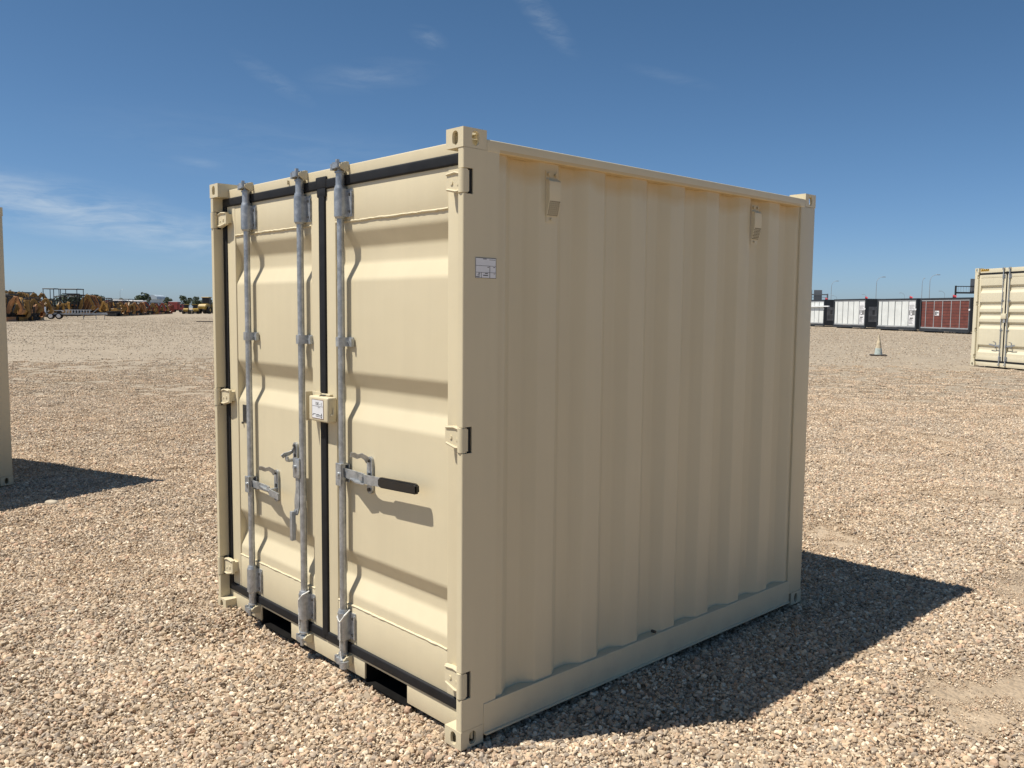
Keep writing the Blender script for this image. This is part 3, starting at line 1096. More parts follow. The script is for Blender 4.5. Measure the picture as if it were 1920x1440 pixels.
def main_handles(door, di):
    y = .036
    if di == 0:
        # left bar: lever closed, pointing right
        x, z = .336, .735
        fork(door, x, z)
        q = MB()
        lever_strip(q, [(x + .016, .036, z), (x + .10, .034, z + .002), (x + .20, .030, z + .002), (x + .245, .012, z + .001), (x + .275, .000, z), (x + .37, -.006, z - .004)], [.017, .017, .016, .016, .016, .015], .007)
        q.prism([(x + .10, .030), (x + .20, .006), (x + .262, .004), (x + .25, .030)], 2, z + .000, z + .006)
        q.build('lever_handle', 'galvanised', door, smooth=30)
        hasp(door, x + .232, z - .058, z + .100)
        # middle bar: lever hanging down, catch beside it
        x, z = .862, .885
        q = MB()
        q.box(x - .052, x + .004, y - .024, y - .014, z - .048, z + .048, .008, 2)
        q.cyl((x - .028, y - .033, z + .004), (x - .028, y - .022, z + .004), .010, n=8)
        q.build('handle_hub', 'galvanised', door, smooth=30)
        q = MB()
        pr = [(x - .040, z - .044), (x - .012, z - .044), (x - .008, z - .11), (x - .014, z - .19), (x - .026, z - .218), (x - .050, z - .218), (x - .054, z - .16), (x - .040, z - .10)]
        q.prism(pr, 1, y - .016, y - .010)
        q.box(x - .058, x - .036, y - .040, y - .018, z - .345, z - .205, .005, 2)
        q.box(x - .052, x - .034, y - .020, y - .008, z - .225, z - .200)
        q.build('lever_handle', 'galvanised', door, smooth=30)
        hasp(door, x - .105, z - .022, z + .108, clip=2)
        # builder's plate on the stile edge
        q = MB()
        q.box(.205, .285, .0622, .0640, 1.035, 1.125)
        p = q.build('data_plate', 'plate_dark', door, smooth=0)
        p['label'] = 'small dark metal data plate'
        q = MB()
        for k in range(6):
            q.box(.215, .215 + .05 * random.uniform(.5, 1), .0612, .0620, 1.048 + k * .012, 1.051 + k * .012)
        q.cyl((.207, .0622, 1.030), (.207, .056, 1.030), .006, n=8)
        q.build('plate_lettering', 'bolt_steel', door, smooth=0)
    else:
        x, z = 1.202, .912
        fork(door, x, z, h=.052)
        q = MB()
        lever_strip(q, [(x + .016, .036, z + .004), (x + .10, .036, z + .004), (x + .165, .034, z + .004), (x + .205, .016, z + .006), (x + .235, .012, z + .008), (x + .33, .013, z + .012), (x + .40, .013, z + .014)], [.020, .020, .019, .019, .019, .019, .017], .008)
        q.prism([(x + .06, .032), (x + .15, .004), (x + .205, .010), (x + .19, .032)], 2, z - .017, z - .011)
        q.build('lever_handle', 'galvanised', door, smooth=30)
        q = MB()
        lever_strip(q, [(x + .318, .013, z + .0115), (x + .324, .013, z + .0117), (x + .45, .013, z + .017), (x + .565, .013, z + .022), (x + .572, .013, z + .0222)], [.016, .0215, .0215, .021, .016], .019)
        es = q.bm.edges[:]
        bmesh.ops.bevel(q.bm, geom=es, offset=.005, segments=2, affect='EDGES')
        g_ = q.build('handle_grip', 'grip_rubber', door, smooth=50)
        g_['label'] = 'black rubber grip sleeve'
        hasp(door, x + .182, z - .064, z + .094)


main_cfg = dict(
    W=2.056, D=2.491, H=2.26, mat='beige_paint',
    hinges=[(.195, .290), (1.112, 1.200), (2.035, 2.116)],
    gasket_top=(2.145, 2.188), gasket_bottom=(.108, .152), pockets=[(.380, .689), (1.331, 1.640)],
    seam=(.994, 1.046), stile=(.088, .076), rails=(1.998, .321),
    grooves=[(1.954, 1.884, 1.820, 1.748), (1.353, 1.283, 1.218, 1.146), (.565, .498, .448, .372)],
    rods=[(.336, .862), (1.202,)], rodz=(.150, 2.150), braces=(1.483,), bearings=((2.008, 2.138), (.168, .302)),
    handles=main_handles)
C1, header1, sill1 = container(main_cfg)
tag(C1, 'small beige steel container with double doors and galvanised locking bars in the foreground', 'container', 'beige containers')
W, D, H = 2.056, 2.491, 2.26
# small rust-edged tab on the header
MB().box(.722, .728, .048, .0595, 2.196, 2.214).build('lifting_tab', 'beige_paint', header1)

# lock box across the door seam
q = MB()
q.box(.968, 1.127, .010, .058, 1.124, 1.236, .009, 3)
lock = q.build('lock_box', 'beige_paint', C1, smooth=40)
q = MB()
q.box(.945, 1.02, .040, .0435, 1.232, 1.252, .001, 1)
q.box(.9445, .9482, .0065, .0585, 1.120, 1.252, .001, 1)
q.box(.9483, 1.09, .0437, .0585, 1.2385, 1.246, .001, 1)
q.build('lock_shroud', 'beige_paint', lock, smooth=30)
q = MB()
q.box(1.0305, 1.058, .030, .048, 1.2362, 1.241)
q.box(1.040, 1.046, .020, .026, 1.2362, 1.2385)
q.build('rust_chip', 'bolt_steel', lock, smooth=0)
q = MB()
q.tube([(1.1285, .036, 1.186), (1.1305, .0385, 1.189), (1.1305, .0385, 1.170), (1.1305, .0365, 1.158), (1.1305, .032, 1.154), (1.1305, .028, 1.158)], .0026, 8)
q.cyl((1.1272, .029, 1.158), (1.1335, .029, 1.158), .0052, n=12)
q.build('lock_hook', 'cream_paint', lock, smooth=50)
stk = MB().box(.998, 1.094, .0088, .0096, 1.139, 1.222).build('lock_sticker', 'sticker_white', lock, smooth=0)
stk['label'] = 'white printed sticker with red border'


def text_obj(txt, size, name, mat, parent, O, U, V, bold=0.0):
    cu = bpy.data.curves.new(name, 'FONT')
    cu.body = txt
    cu.size = size
    cu.offset = bold
    o = bpy.data.objects.new(name, cu)
    COL.objects.link(o)
    dg = bpy.context.evaluated_depsgraph_get()
    me_ = bpy.data.meshes.new_from_object(o.evaluated_get(dg))
    bpy.data.objects.remove(o)
    U, V, O = Vector(U), Vector(V), Vector(O)
    for v in me_.vertices:
        v.co = O + U * v.co.x + V * v.co.y
    me_.materials.clear()
    me_.materials.append(MATS[mat])
    ob = bpy.data.objects.new(name, me_)
    COL.objects.link(ob)
    ob.parent = parent
    return ob


q = MB()
for x0, x1, z0, z1 in ((.9975, 1.0945, 1.1385, 1.1397), (.9975, 1.0945, 1.2212, 1.2224), (.9975, .9988, 1.1385, 1.2224), (1.0932, 1.0945, 1.1385, 1.2224)):
    q.box(x0, x1, .0083, .0095, z0, z1)
q.build('sticker_border', 'unit_red', lock, smooth=0)
q = MB()
for x0, x1, z0, z1 in ((1.001, 1.091, 1.1925, 1.1937), (1.050, 1.068, 1.187, 1.1885), (1.006, 1.03, 1.156, 1.1585), (1.035, 1.058, 1.1535, 1.157), (1.002, 1.012, 1.1505, 1.153), (1.030, 1.050, 1.147, 1.1495), (1.054, 1.072, 1.1525, 1.1545), (1.05, 1.076, 1.1465, 1.148)):
    q.box(x0, x1, .0083, .0087, z0, z1)
q.prism([(1.073, 1.150), (1.079, 1.164), (1.085, 1.150), (1.079, 1.153)], 1, .0083, .0087)
q.prism([(1.073, 1.149), (1.079, 1.140), (1.083, 1.149)], 1, .0083, .0087)
q.build('sticker_print', 'ink', lock, smooth=0)
text_obj('15K - 1', .0185, 'sticker_lettering', 'ink', lock, (1.027, .0084, 1.198), (1, 0, 0), (0, 0, 1), .0003)

# sticker on the side post
sy0, sy1, sz0, sz1 = .0575, .1565, 1.738, 1.811
ss = MB().box(W + .0002, W + .0016, sy0, sy1, sz0, sz1).build('side_sticker', 'sticker_white', C1, smooth=0)
ss['label'] = 'white printed label with ruled boxes'
q = MB()
xs0, xs1 = W + .0017, W + .0021


def ln(y0, y1, z0, z1):
    q.box(xs0, xs1, sy0 + y0 * (sy1 - sy0), sy0 + y1 * (sy1 - sy0), sz0 + z0 * (sz1 - sz0), sz0 + z1 * (sz1 - sz0))


ln(0, 1, .975, 1.0); ln(0, 1, 0, .02); ln(0, .015, .021, .974); ln(.985, 1, .021, .974)
ln(.016, .984, .60, .615); ln(.016, .984, .275, .29); ln(.68, .70, .021, .274); ln(.68, .70, .291, .599); ln(.27, .285, .021, .274)
for a, b2, c, d in ((.36, .53, .925, .955), (.66, .96, .90, .92), (.57, .65, .53, .56), (.86, .94, .53, .56), (.14, .22, .215, .25), (.46, .60, .215, .25), (.88, .94, .215, .24), (.10, .21, .13, .165), (.37, .60, .12, .16), (.02, .20, .05, .08)):
    ln(a, b2, c, d)
q.build('label_print', 'ink', ss, smooth=0)

# air vents
for y0 in (.410, 1.860):
    y1 = y0 + .088
    q = MB()
    xo = W - .0105
    q.prism([(xo, 2.122), (xo + .012, 2.126), (xo + .021, 2.116), (xo + .021, 2.046), (xo + .006, 1.986), (xo, 1.986)], 1, y0 + .010, y1 - .016)
    q.box(xo - .0005, xo + .0020, y0 + .012, y1 - .018, 1.962, 1.987)
    q.box(xo - .0005, xo + .0020, y0 + .008, y1 - .014, 2.1215, 2.156)
    vent = q.build('air_vent', 'beige_paint', C1, smooth=30)
    q = MB()
    for yy in (y0 + .022, y1 - .028):
        q.cyl((xo + .004, yy, 2.143), (xo + .010, yy, 2.143), .007, n=8)
    q.cyl((xo + .004, (y0 + y1) / 2 - .008, 1.974), (xo + .010, (y0 + y1) / 2 - .008, 1.974), .006, n=8)
    build_each(q, 'vent_rivet', 'beige_paint', vent, smooth=30)
    q = MB()
    dirv = Vector((-.015, 0, -.060)).normalized()
    nrm = Vector((.060, 0, -.015)).normalized()
    for i in range(8):
        for j in range(6):
            c = Vector((xo + .021, y0 + .0155 + j * .0096 + (.0 if i % 2 else .003), 2.046)) + dirv * (.006 + i * .0073)
            q.cyl(c + nrm * .0001, c + nrm * .0008, .0029, n=6)
    q.build('vent_perforation', 'shadow_steel', vent, smooth=0)
# small drain nub above the bottom rail
MB().cyl((W - .012, 1.145, .165), (W + .010, 1.145, .165), .007, n=10).build('drain_plug', 'bolt_steel', C1)

# strings tied round the two lower bearings
def string(pts, r=.0035):
    fine = []
    for a, b2 in zip(pts, pts[1:]):
        a, b2 = Vector(a), Vector(b2)
        n = max(2, int((b2 - a).length / .006))
        for k in range(n):
            fine.append(a.lerp(b2, k / n) + Vector((random.uniform(-1, 1), random.uniform(-1, 1), random.uniform(-1, 1))) * .0007)
    fine.append(Vector(pts[-1]))
    return MB().tube(fine, [r * random.uniform(.8, 1.2) for _ in fine], 6).build('tied_string', 'string_white', C1, smooth=60)


x = 1.202
string([(x - .022, .030, .292), (x - .012, .012, .272), (x + .004, .010, .258), (x + .012, .012, .256), (x + .030, .022, .285), (x + .030, .050, .306)])
string([(x + .010, .012, .258), (x + .012, .011, .225), (x + .014, .010, .17), (x + .012, .012, .128), (x + .018, .012, .095), (x + .036, .012, .058)])
x = .862
string([(x + .030, .045, .308), (x + .018, .016, .292), (x - .010, .010, .262), (x - .022, .018, .235), (x - .026, .022, .17), (x - .026, .024, .10)])
q = MB()
q.cyl((1.232, .020, .052), (1.232, .020, .082), .020, n=16)
q.cyl((1.186, .024, .06), (1.186, .024, .092), .013, n=10)
q.build('seal_washer', 'galvanised', C1, smooth=40)

# --- the container whose edge shows on the left
sc = 1.105
th = math.atan2(.323, .947)
cornr = Vector((W * sc, D * sc, 0))
Rm = Matrix.Rotation(th, 3, 'Z')
C2 = copy_tree(C1, skip=('lock_sticker', 'sticker_border', 'sticker_print', 'sticker_lettering', 'side_sticker', 'label_print', 'tied_string', 'seal_washer', 'data_plate', 'plate_lettering'))
C2.location = Vector((-4.40, .045, 0)) - Rm @ cornr
C2.rotation_euler = (0, 0, th)
C2.scale = (sc, sc, sc)
tag(C2, 'beige container at the left edge with only its shaded corner post in view', 'container', 'beige containers')

# --- the taller container on the right


def right_handles(door, di):
    x = 1.175 if di == 0 else 1.425
    s = -1 if di == 0 else 1
    z = .66
    fork(door, x, z, s, h=.06)
    q = MB()
    lever_strip(q, [(x + s * .016, .030, z), (x + s * .16, .022, z + .01), (x + s * .22, .004, z + .02), (x + s * .40, .0, z + .05)], .022, .010)
    q.build('lever_handle', 'galvanised', door, smooth=30)
    hasp(door, x + s * .20, z - .08, z + .12)


right_cfg = dict(
    W=2.60, D=6.4, H=3.08, mat='cream_paint', cast=(.17, .18, .125), post=.15,
    hinges=[(.24, .36), (1.08, 1.20), (1.91, 2.03), (2.74, 2.86)],
    gasket_top=(2.872, 2.925), gasket_bottom=(.150, .205), seam=(1.275, 1.325), stile=(.14, .085), rails=(2.78, .36),
    grooves=[(2.53, 2.47, 2.38, 2.30), (2.02, 1.96, 1.89, 1.81), (1.71, 1.65, 1.58, 1.50), (1.40, 1.34, 1.27, 1.19), (.68, .62, .53, .44)], press=.045,
    rods=[(1.175,), (1.425,)], rodz=(.2, 2.9), braces=(2.05, 1.15), bearings=((2.72, 2.86), (.21, .35)), rail=(.05, .19), handles=right_handles)
C3, header3, _ = container(right_cfg)
C3.location = (-5.755, 27.66, 0)
C3.rotation_euler = (0, 0, R(-32))
tag(C3, 'tall cream container with closed ribbed doors at the right edge', 'container', 'beige containers')
lk = MB().box(1.20, 1.40, -.01, .058, 1.50, 1.66, .01, 2).build('lock_box', 'cream_paint', C3)
MB().box(1.29, 1.36, .0, .055, 1.38, 1.495, .008, 1).build('padlock', 'grey_metal', lk)
q = MB()
for k in range(4):
    q.prism([(.20 + k * .085, 2.985), (.245 + k * .085, 2.985), (.275 + k * .085, 3.040), (.230 + k * .085, 3.040)], 1, .0555, .0587)
q.build('hazard_stripe', 'ink', header3, smooth=0)
MB().box(.185, .535, .0568, .0588, 2.975, 3.048).build('hazard_stripe', 'hazard_yellow', header3, smooth=0)

# ------------------------------------------------------------------ mid ground: folded cabin units


def cabin(loc, rz, L, Hh, colour, label, poster=True, hood=False):
    root = empty('folded_cabin', loc, rz)
    tag(root, label, 'cabin', 'folded cabins in a row')
    dp = 2.4
    q = MB()
    for x0, x1 in ((0, .16), (L - .16, L)):
        q.box(x0, x1, 0, .16, 0.10, Hh - .14, .01, 1)
        q.box(x0, x1, dp - .16, dp, 0.10, Hh - .14, .01, 1)
    q.box(0, L, 0, .16, Hh - .139, Hh, .01, 1)
    q.box(0, L, dp - .16, dp, Hh - .139, Hh, .01, 1)
    q.box(0, .16, .161, dp - .161, Hh - .139, Hh)
    q.box(L - .16, L, .161, dp - .161, Hh - .139, Hh)
    q.box(.161, L - .161, 0, .12, .10, .33)
    q.box(.161, L - .161, dp - .12, dp, .10, .33)
    q.build('steel_frame', 'unit_frame', root, smooth=30)
    MB().box(.165, L - .165, .13, dp - .13, .34, Hh - .15).build('core', 'unit_wall', root, smooth=0)
    for x0 in (.3, L - .6):
        MB().box(x0, x0 + .3, .3, dp - .3, -.02, .099).build('foot', 'dark_metal', root, smooth=0)
    # end wall panels
    q = MB()
    q.box(L - .164, L - .06, .17, dp - .17, .16, Hh - .16)
    q.build('end_wall', 'unit_wall', root, smooth=0)
    # border strips round the panels
    z0, z1 = .36, Hh - .17
    q = MB()
    q.box(.17, L - .17, .03, .129, z1 - .09, z1)
    q.box(.17, L - .17, .03, .129, z0, z0 + .11)
    q.build('panel_trim', 'unit_trim', root, smooth=0)
    n = 6
    xa, xb = .18, L - .18
    wds = [.55, 1, 1, 1, 1, 1]
    tot = sum(wds)
    x = xa
    gap = .075 if colour == 'unit_red' else .11
    for k in range(n):
        wd = (xb - xa) * wds[k] / tot
        pn = MB().box(x + gap / 2, x + wd - gap / 2, .045 + .006 * (k % 2), .128, z0 + .115, z1 - .095, .006, 1).build('wall_panel', colour, root, smooth=30)
        if colour == 'unit_red':
            q = MB()
            for j in range(9):
                zz = z0 + .3 + j * .26
                q.box(x + gap / 2 + .01, x + wd - gap / 2 - .01, .0385, .0445, zz, zz + .012)
            q.build('board_groove', 'unit_frame', pn, smooth=0)
            MB().box(x + wd - gap / 2 + .001, x + wd + gap / 2 - .001, .03, .128, z0 + .115, z1 - .095).build('cover_strip', 'unit_trim', root, smooth=0)
        x += wd
    if poster and colour == 'unit_white':
        # printed product sheet filling the last panel
        px0, px1 = xb - (xb - xa) / tot + .06, xb - .06
        q = MB().box(px0, px1, .036, .0425, z0 + .2, z1 - .2)
        ps = q.build('poster', 'poster_white', root, smooth=0)
        q = MB()
        q.box(px0 + .05, px1 - .03, .030, .0355, z0 + 1.15, z0 + 1.62)
        for j in range(5):
            q.box(px0 + .05 + .05 * (j % 2), px1 - .1 - .1 * (j % 3), .030, .0355, z0 + 1.72 + .09 * j, z0 + 1.75 + .09 * j)
        for j in range(4):
            q.box(px0 + .06, px1 - .3 - .1 * (j % 2), .030, .0355, z0 + .34 + .13 * j, z0 + .39 + .13 * j)
        q.box(px0 + .2, px1 - .25, .030, .0355, z0 + .80, z0 + .93)
        q.build('poster_print', 'poster_grey', ps, smooth=0)
        q = MB().box(px0 + .32, px0 + .58, .024, .0295, z0 + 1.2, z0 + 1.66, .05, 2)
        q.build('poster_picture', 'poster_white', ps, smooth=0)
        MB().box(px0 + .40, px0 + .48, .020, .0235, z0 + 1.34, z0 + 1.56).build('poster_picture', 'poster_dark', ps, smooth=0)
    if colour == 'unit_red':
        ps = MB().box(2.05, 2.62, .030, .0375, 1.50, 1.92).build('notice_sheet', 'poster_white', root, smooth=0)
        q = MB()
        q.box(2.12, 2.30, .024, .0295, 1.56, 1.86)
        q.box(2.36, 2.55, .024, .0295, 1.70, 1.80)
        q.build('poster_print', 'poster_dark', ps, smooth=0)
    # poster on the shaded end
    ps = MB().box(L - .0595, L - .05, .42, 1.75, .75, 2.35).build('end_poster', 'poster_grey', root, smooth=0)
    q = MB()
    q.box(L - .0495, L - .045, .85, 1.15, 1.5, 2.0)
    for j in range(4):
        q.box(L - .0495, L - .045, .55, 1.1 + .12 * j, .95 + .12 * j, 1.0 + .12 * j)
    q.build('poster_print', 'poster_dark', ps, smooth=0)
    q = MB().cyl((L - .08, -.045, Hh * .66), (L - .08, -.002, Hh * .66), .085, n=12)
    q.build('marker_light', 'white_paint', root, smooth=40)
    if hood:
        q = MB()
        q.box(xa + .5, L + 1.3, -.20, -.02, Hh * .735, Hh * .775)
        q.build('pull_rail', 'white_paint', root, smooth=0)
    return root


thu = R(-33)
cabin((-27.9, 79.0, 0), thu, 6.6, 3.05, 'unit_red', 'red brown panelled cabin in a dark frame beside the tall cream container')
cabin((-34.4, 84.7, 0), thu, 6.3, 3.10, 'unit_white', 'white panelled folded cabin standing next to the red brown cabin')
cabin((-42.6, 91.9, 0), thu, 6.3, 3.20, 'unit_white', 'white panelled folded cabin in the middle of the cabin row')
cabin((-51.5, 100.2, 0), thu, 6.3, 3.25, 'unit_white', 'white folded cabin half hidden behind the foreground container', poster=False, hood=True)

for (x, y, z, lab) in ((-46.6, 97.7, 3.2, 'small red flag above the leftmost white cabin'), (-37.6, 88.9, 3.15, 'small red flag above the middle white cabin'),
                       (-30.6, 83.2, 3.05, 'small red flag between the white and the red brown cabin'), (-24.6, 77.6, 3.02, 'small red flag above the red brown cabin')):
    f = empty('flag', (x, y, z), R(-38))
    tag(f, lab, 'flag', 'red flags on the cabins')
    MB().cyl((0, 0, -.25), (0, 0, .34), .012, n=6).build('flag_pole', 'grey_metal', f)
    q = MB()
    n = 8
    A = [(k / n * .50, .05 * math.sin(k * 1.1), .30 - .10 * k / n + (.0 if k % 2 else .02)) for k in range(n + 1)]
    q.sheet(A, ((0, 0, 0), (-.06, 0, -.26)))
    fl = q.build('cloth', 'flag_red', f, smooth=60, recalc=False)
    fl.modifiers.new('thick', 'SOLIDIFY').thickness = .004

# traffic cone
cone = empty('traffic_cone', (-10.55, 31.75, float(gh(-10.55, 31.75))), .5)
tag(cone, 'weathered cream traffic cone with pale reflective sleeve on the gravel', 'traffic cone')
q = MB()
n_ = 18
q.box(-.30, .30, -.30, .30, .0, .05, .018, 2)
q.build('cone_foot', 'cone_base', cone, smooth=40)
MB().cyl((0, 0, .05), (0, 0, .30), .150, .112, 24).build('cone_sleeve', 'cone_reflect', cone, smooth=40)
q = MB()
q.cyl((0, 0, .30), (0, 0, .55), .108, .074, 24)
q.cyl((0, 0, .55), (0, 0, .56), .074, .066, 24)
q.cyl((0, 0, .56), (0, 0, .82), .063, .026, 24)
q.build('cone_body', 'cone_cream', cone, smooth=40)

# pale flat stone and a dark plank on the gravel
q = MB()
bmesh.ops.create_icosphere(q.bm, subdivisions=3, radius=1.0)
for v in q.bm.verts:
    c = v.co
    k = 1 + .10 * math.sin(3 * c.x + 1) * math.cos(4 * c.y) + random.uniform(-.025, .025)
    v.co = Vector((c.x * .064 * k, c.y * .040 * k, max(-.3, min(.62, c.z)) * .032 * k))
stn = q.build('flat_stone', 'stone_pale', None, smooth=45)
stn.location = (-3.36, .085, float(gh(-3.36, .085)) + .016)
stn.rotation_euler = (0, 0, .5)
tag(stn, 'pale flat stone lying at the edge of the left shadow', 'stone')
q = MB().box(-1.6, .5, -.12, .12, 0, .10, .02, 1)
plk = q.build('timber_beam', 'old_wood', None, smooth=30)
plk.location = (-93.4, 41.41, float(gh(-93.4, 41.41)))
plk.rotation_euler = (0, 0, R(66))
tag(plk, 'dark timber beam lying on the gravel beside the foreground container', 'beam')

# ------------------------------------------------------------------ street lamps and gantries
def lamp(x, y, h, reach, rz, label):
    r = empty('street_lamp', (x, y, 0), rz)
    tag(r, label, 'street lamp', 'street lamps on the horizon')
    k = h / 9
    h *= .96
    MB().cyl((0, 0, 0), (0, 0, h * .86), .075 * k, .045 * k, 8).build('pole', 'lamp_grey', r)
    q = MB()
    q.tube([(0, 0, h * .86)] + [(reach * (1 - math.cos(a)), 0, h * .86 + h * .14 * math.sin(a)) for a in (.3, .6, .9, 1.2, 1.45)], .036 * k, 6)
    q.build('arm', 'lamp_grey', r)
    MB().box(reach * .8, reach * 1.35, -.13 * k, .13 * k, h - .09 * k, h + .03 * k, .03 * k, 1).build('lamp_head', 'lamp_grey', r)
    return r


face = math.atan2(right.y, right.x)
lamp(-81.2, 167.7, 8.6, 1.05, face, 'tall street lamp behind the leftmost white cabin')
lamp(-73.5, 171.3, 9.4, 1.3, face, 'tall street lamp above the gap between two white cabins')
lamp(-164.8, 338.3, 9.2, 1.5, face + math.pi, 'far short street lamp above the second white cabin')
lamp(-154.6, 343.2, 9.8, 1.5, face + math.pi, 'far street lamp next to the tall one by the cabins')
lamp(-141.8, 348.8, 10.4, 1.6, face + math.pi, 'far street lamp left of the red brown cabin')
lamp(-68.2, 184.4, 10.2, 1.5, face, 'curved street lamp above the red brown cabin')
lamp(-91.7, 239.6, 11.8, .5, face, 'straight street lamp just left of the curved one')
lamp(-111.0, 307.2, 9.9, 1.5, face + math.pi, 'far street lamp at the railing of the right gantry')
lamp(-279.6, 94.6, 7.4, .8, face, 'thin lamp post rising behind the excavator row')

g = empty('sign_gantry', (-70.7, 139.3, 0), face)
tag(g, 'road sign gantry seen from behind above the leftmost white cabin', 'sign gantry', 'gantries on the horizon')
MB().box(2.95, 3.15, 0, .2, 0, 5.0).build('post', 'sign_back', g)
MB().box(-4.2, 3.15, .05, .15, 4.75, 4.95).build('beam', 'sign_back', g)
MB().box(-4.2, 3.1, .05, .12, 4.35, 4.42).build('beam', 'sign_back', g)
for x0, x1 in ((-.75, .38), (.70, 2.12), (-3.4, -1.5)):
    MB().box(x0, x1, .16, .24, 3.9, 5.65, .02, 1).build('sign_panel', 'sign_back', g)
g = empty('sign_gantry', (-56.8, 167.3, 0), face)
tag(g, 'railed gantry walkway rising behind the tall cream container', 'sign gantry', 'gantries on the horizon')
MB().box(-.15, .1, 0, .25, 0, 6.9).build('post', 'dark_metal', g)
MB().box(.1, 7.5, .05, .2, 6.7, 6.85).build('beam', 'dark_metal', g)
MB().box(.1, 7.5, .05, .3, 5.45, 5.75).build('walkway', 'dark_metal', g)
for k in range(11):
    MB().box(.4 + k * .5, .43 + k * .5, .08, .11, 5.75, 6.7).build('railing_bar', 'lamp_grey', g)
MB().box(2.75, 4.6, .3, .4, 5.6, 8.2).build('sign_panel', 'sign_back', g)

# ------------------------------------------------------------------ excavators


def stadium(L, h, n=8):
    r = h / 2
    return [(L / 2 - r + r * math.cos(a), r + r * math.sin(a)) for a in np.linspace(-math.pi / 2, math.pi / 2, n)] + \
           [(-L / 2 + r + r * math.cos(a), r + r * math.sin(a)) for a in np.linspace(math.pi / 2, 3 * math.pi / 2, n)]


def excavator(mat, pose=0, canopy=True):
    """compact excavator, digging end towards +x"""
    r = empty('mini_excavator')
    for s in (-1, 1):
        q = MB().prism(stadium(1.75, .46), 1, s * .62 - .14, s * .62 + .14)
        tr = q.build('track', 'track_rubber', r, smooth=40)
        q = MB()
        for k in range(4):
            q.cyl((-.5 + k * .33, s * .62 + s * .14, .2), (-.5 + k * .33, s * .62 + s * .16, .2), .10, n=10)
        q.build('track_roller', 'dark_metal', tr, smooth=40)
    MB().box(-.45, .45, -.48, .48, .22, .58, .04, 1).build('undercarriage', 'dark_metal', r)
    q = MB()
    q.prism([(.98, .05), (1.10, .02), (1.04, .22), (1.08, .42), (1.0, .42), (.96, .22)], 1, -.76, .76)
    q.box(.4, .98, -.30, -.20, .18, .28)
    q.box(.4, .98, .20, .30, .18, .28)
    q.build('dozer_blade', mat, r)
    q = MB()
    q.prism([(-.98, .83), (.10, .83), (.10, 1.0), (-.25, 1.02), (-.30, 1.32), (-.85, 1.30), (-1.05, 1.05)], 1, -.58, .58)
    bmesh.ops.bevel(q.bm, geom=q.bm.edges[:], offset=.045, segments=2, affect='EDGES')
    q.build('engine_cover', mat, r, smooth=40)
    MB().box(-.95, .66, -.57, .57, .58, .825, .04, 2).build('deck', 'track_rubber', r, smooth=40)  # near-black instead of machine colour: shade low around the tracks put into it
    q = MB()
    q.box(-.28, .15, -.26, .26, 1.0, 1.12, .04, 1)
    q.box(-.34, -.22, -.26, .26, 1.1, 1.62, .04, 1)
    q.build('seat', 'track_rubber', r)
    for s in (-1, 1):
        q = MB()
        q.tube([(.36, s * .34, .82), (.34, s * .34, 1.25), (.33, s * .34, 1.26), (.33, s * .34, 1.34)], [.03, .03, .06, .06], 6)
        q.build('control_lever', 'dark_metal', r)
    if canopy:
        q = MB()
        for x0, y0 in ((-.70, -.52), (-.70, .52), (.42, -.52), (.42, .52)):
            q.cyl((x0, y0, .80 if x0 > 0 else 1.28), (x0 * .96, y0, 2.38), .032, n=6)
        build_each(q, 'canopy_post', 'dark_metal', r)
        MB().box(-.88, .66, -.64, .64, 2.38, 2.47, .04, 2).build('canopy_roof', 'dark_metal', r)
    # digging arm in the x-z plane
    if pose == 0:
        boom = [(.62, .78), (.95, 1.95), (1.52, 2.62), (1.66, 2.52), (1.18, 1.82), (.82, .72)]
        arm = [(1.44, 2.66), (1.70, 2.62), (2.20, 1.32), (2.02, 1.28)]
        bp_ = (2.10, 1.34)
        cyls = [((.80, .86), (1.12, 1.72)), ((1.22, 2.26), (1.55, 2.78)), ((1.72, 2.55), (2.24, 1.62))]
    elif pose == 1:
        boom = [(.62, .78), (1.00, 1.70), (1.95, 2.15), (2.02, 1.98), (1.22, 1.56), (.82, .72)]
        arm = [(1.84, 2.24), (2.12, 2.12), (2.20, .90), (2.02, .88)]
        bp_ = (2.10, .95)
        cyls = [((.82, .82), (1.35, 1.58)), ((1.30, 1.98), (1.90, 2.36)), ((2.22, 2.02), (2.30, 1.20))]
    else:
        boom = [(.62, .78), (.72, 2.05), (1.05, 2.75), (1.22, 2.68), (.98, 1.95), (.82, .72)]
        arm = [(.98, 2.82), (1.22, 2.86), (1.98, 1.72), (1.84, 1.62)]
        bp_ = (1.90, 1.70)
        cyls = [((.86, .86), (1.0, 1.8)), ((.86, 2.4), (1.12, 2.98)), ((1.38, 2.62), (2.06, 1.98))]
    def fat(poly, pairs, k, zs):
        poly = [list(p_) for p_ in poly]
        for a_, b_ in pairs:
            mx, mz = (poly[a_][0] + poly[b_][0]) / 2, (poly[a_][1] + poly[b_][1]) / 2
            for v_ in (a_, b_):
                poly[v_] = [mx + (poly[v_][0] - mx) * k, mz + (poly[v_][1] - mz) * k]
        return [(p_[0], .78 + (p_[1] - .78) * zs) for p_ in poly]
    zs = (.86, .95, .82)[pose]
    boom = fat(boom, ((0, 5), (1, 4), (2, 3)), 1.45, zs)
    arm = fat(arm, ((0, 1), (3, 2)), 1.5, zs)
    cyls = [((a_[0], .78 + (a_[1] - .78) * zs), (b_[0], .78 + (b_[1] - .78) * zs)) for a_, b_ in cyls]
    bp_ = (bp_[0], .78 + (bp_[1] - .78) * zs)
    q = MB().prism(boom, 1, -.15, .15)
    bmesh.ops.bevel(q.bm, geom=q.bm.edges[:], offset=.02, segments=1, affect='EDGES')
    q.build('boom', mat, r)
    q = MB().prism(arm, 1, -.12, .12)
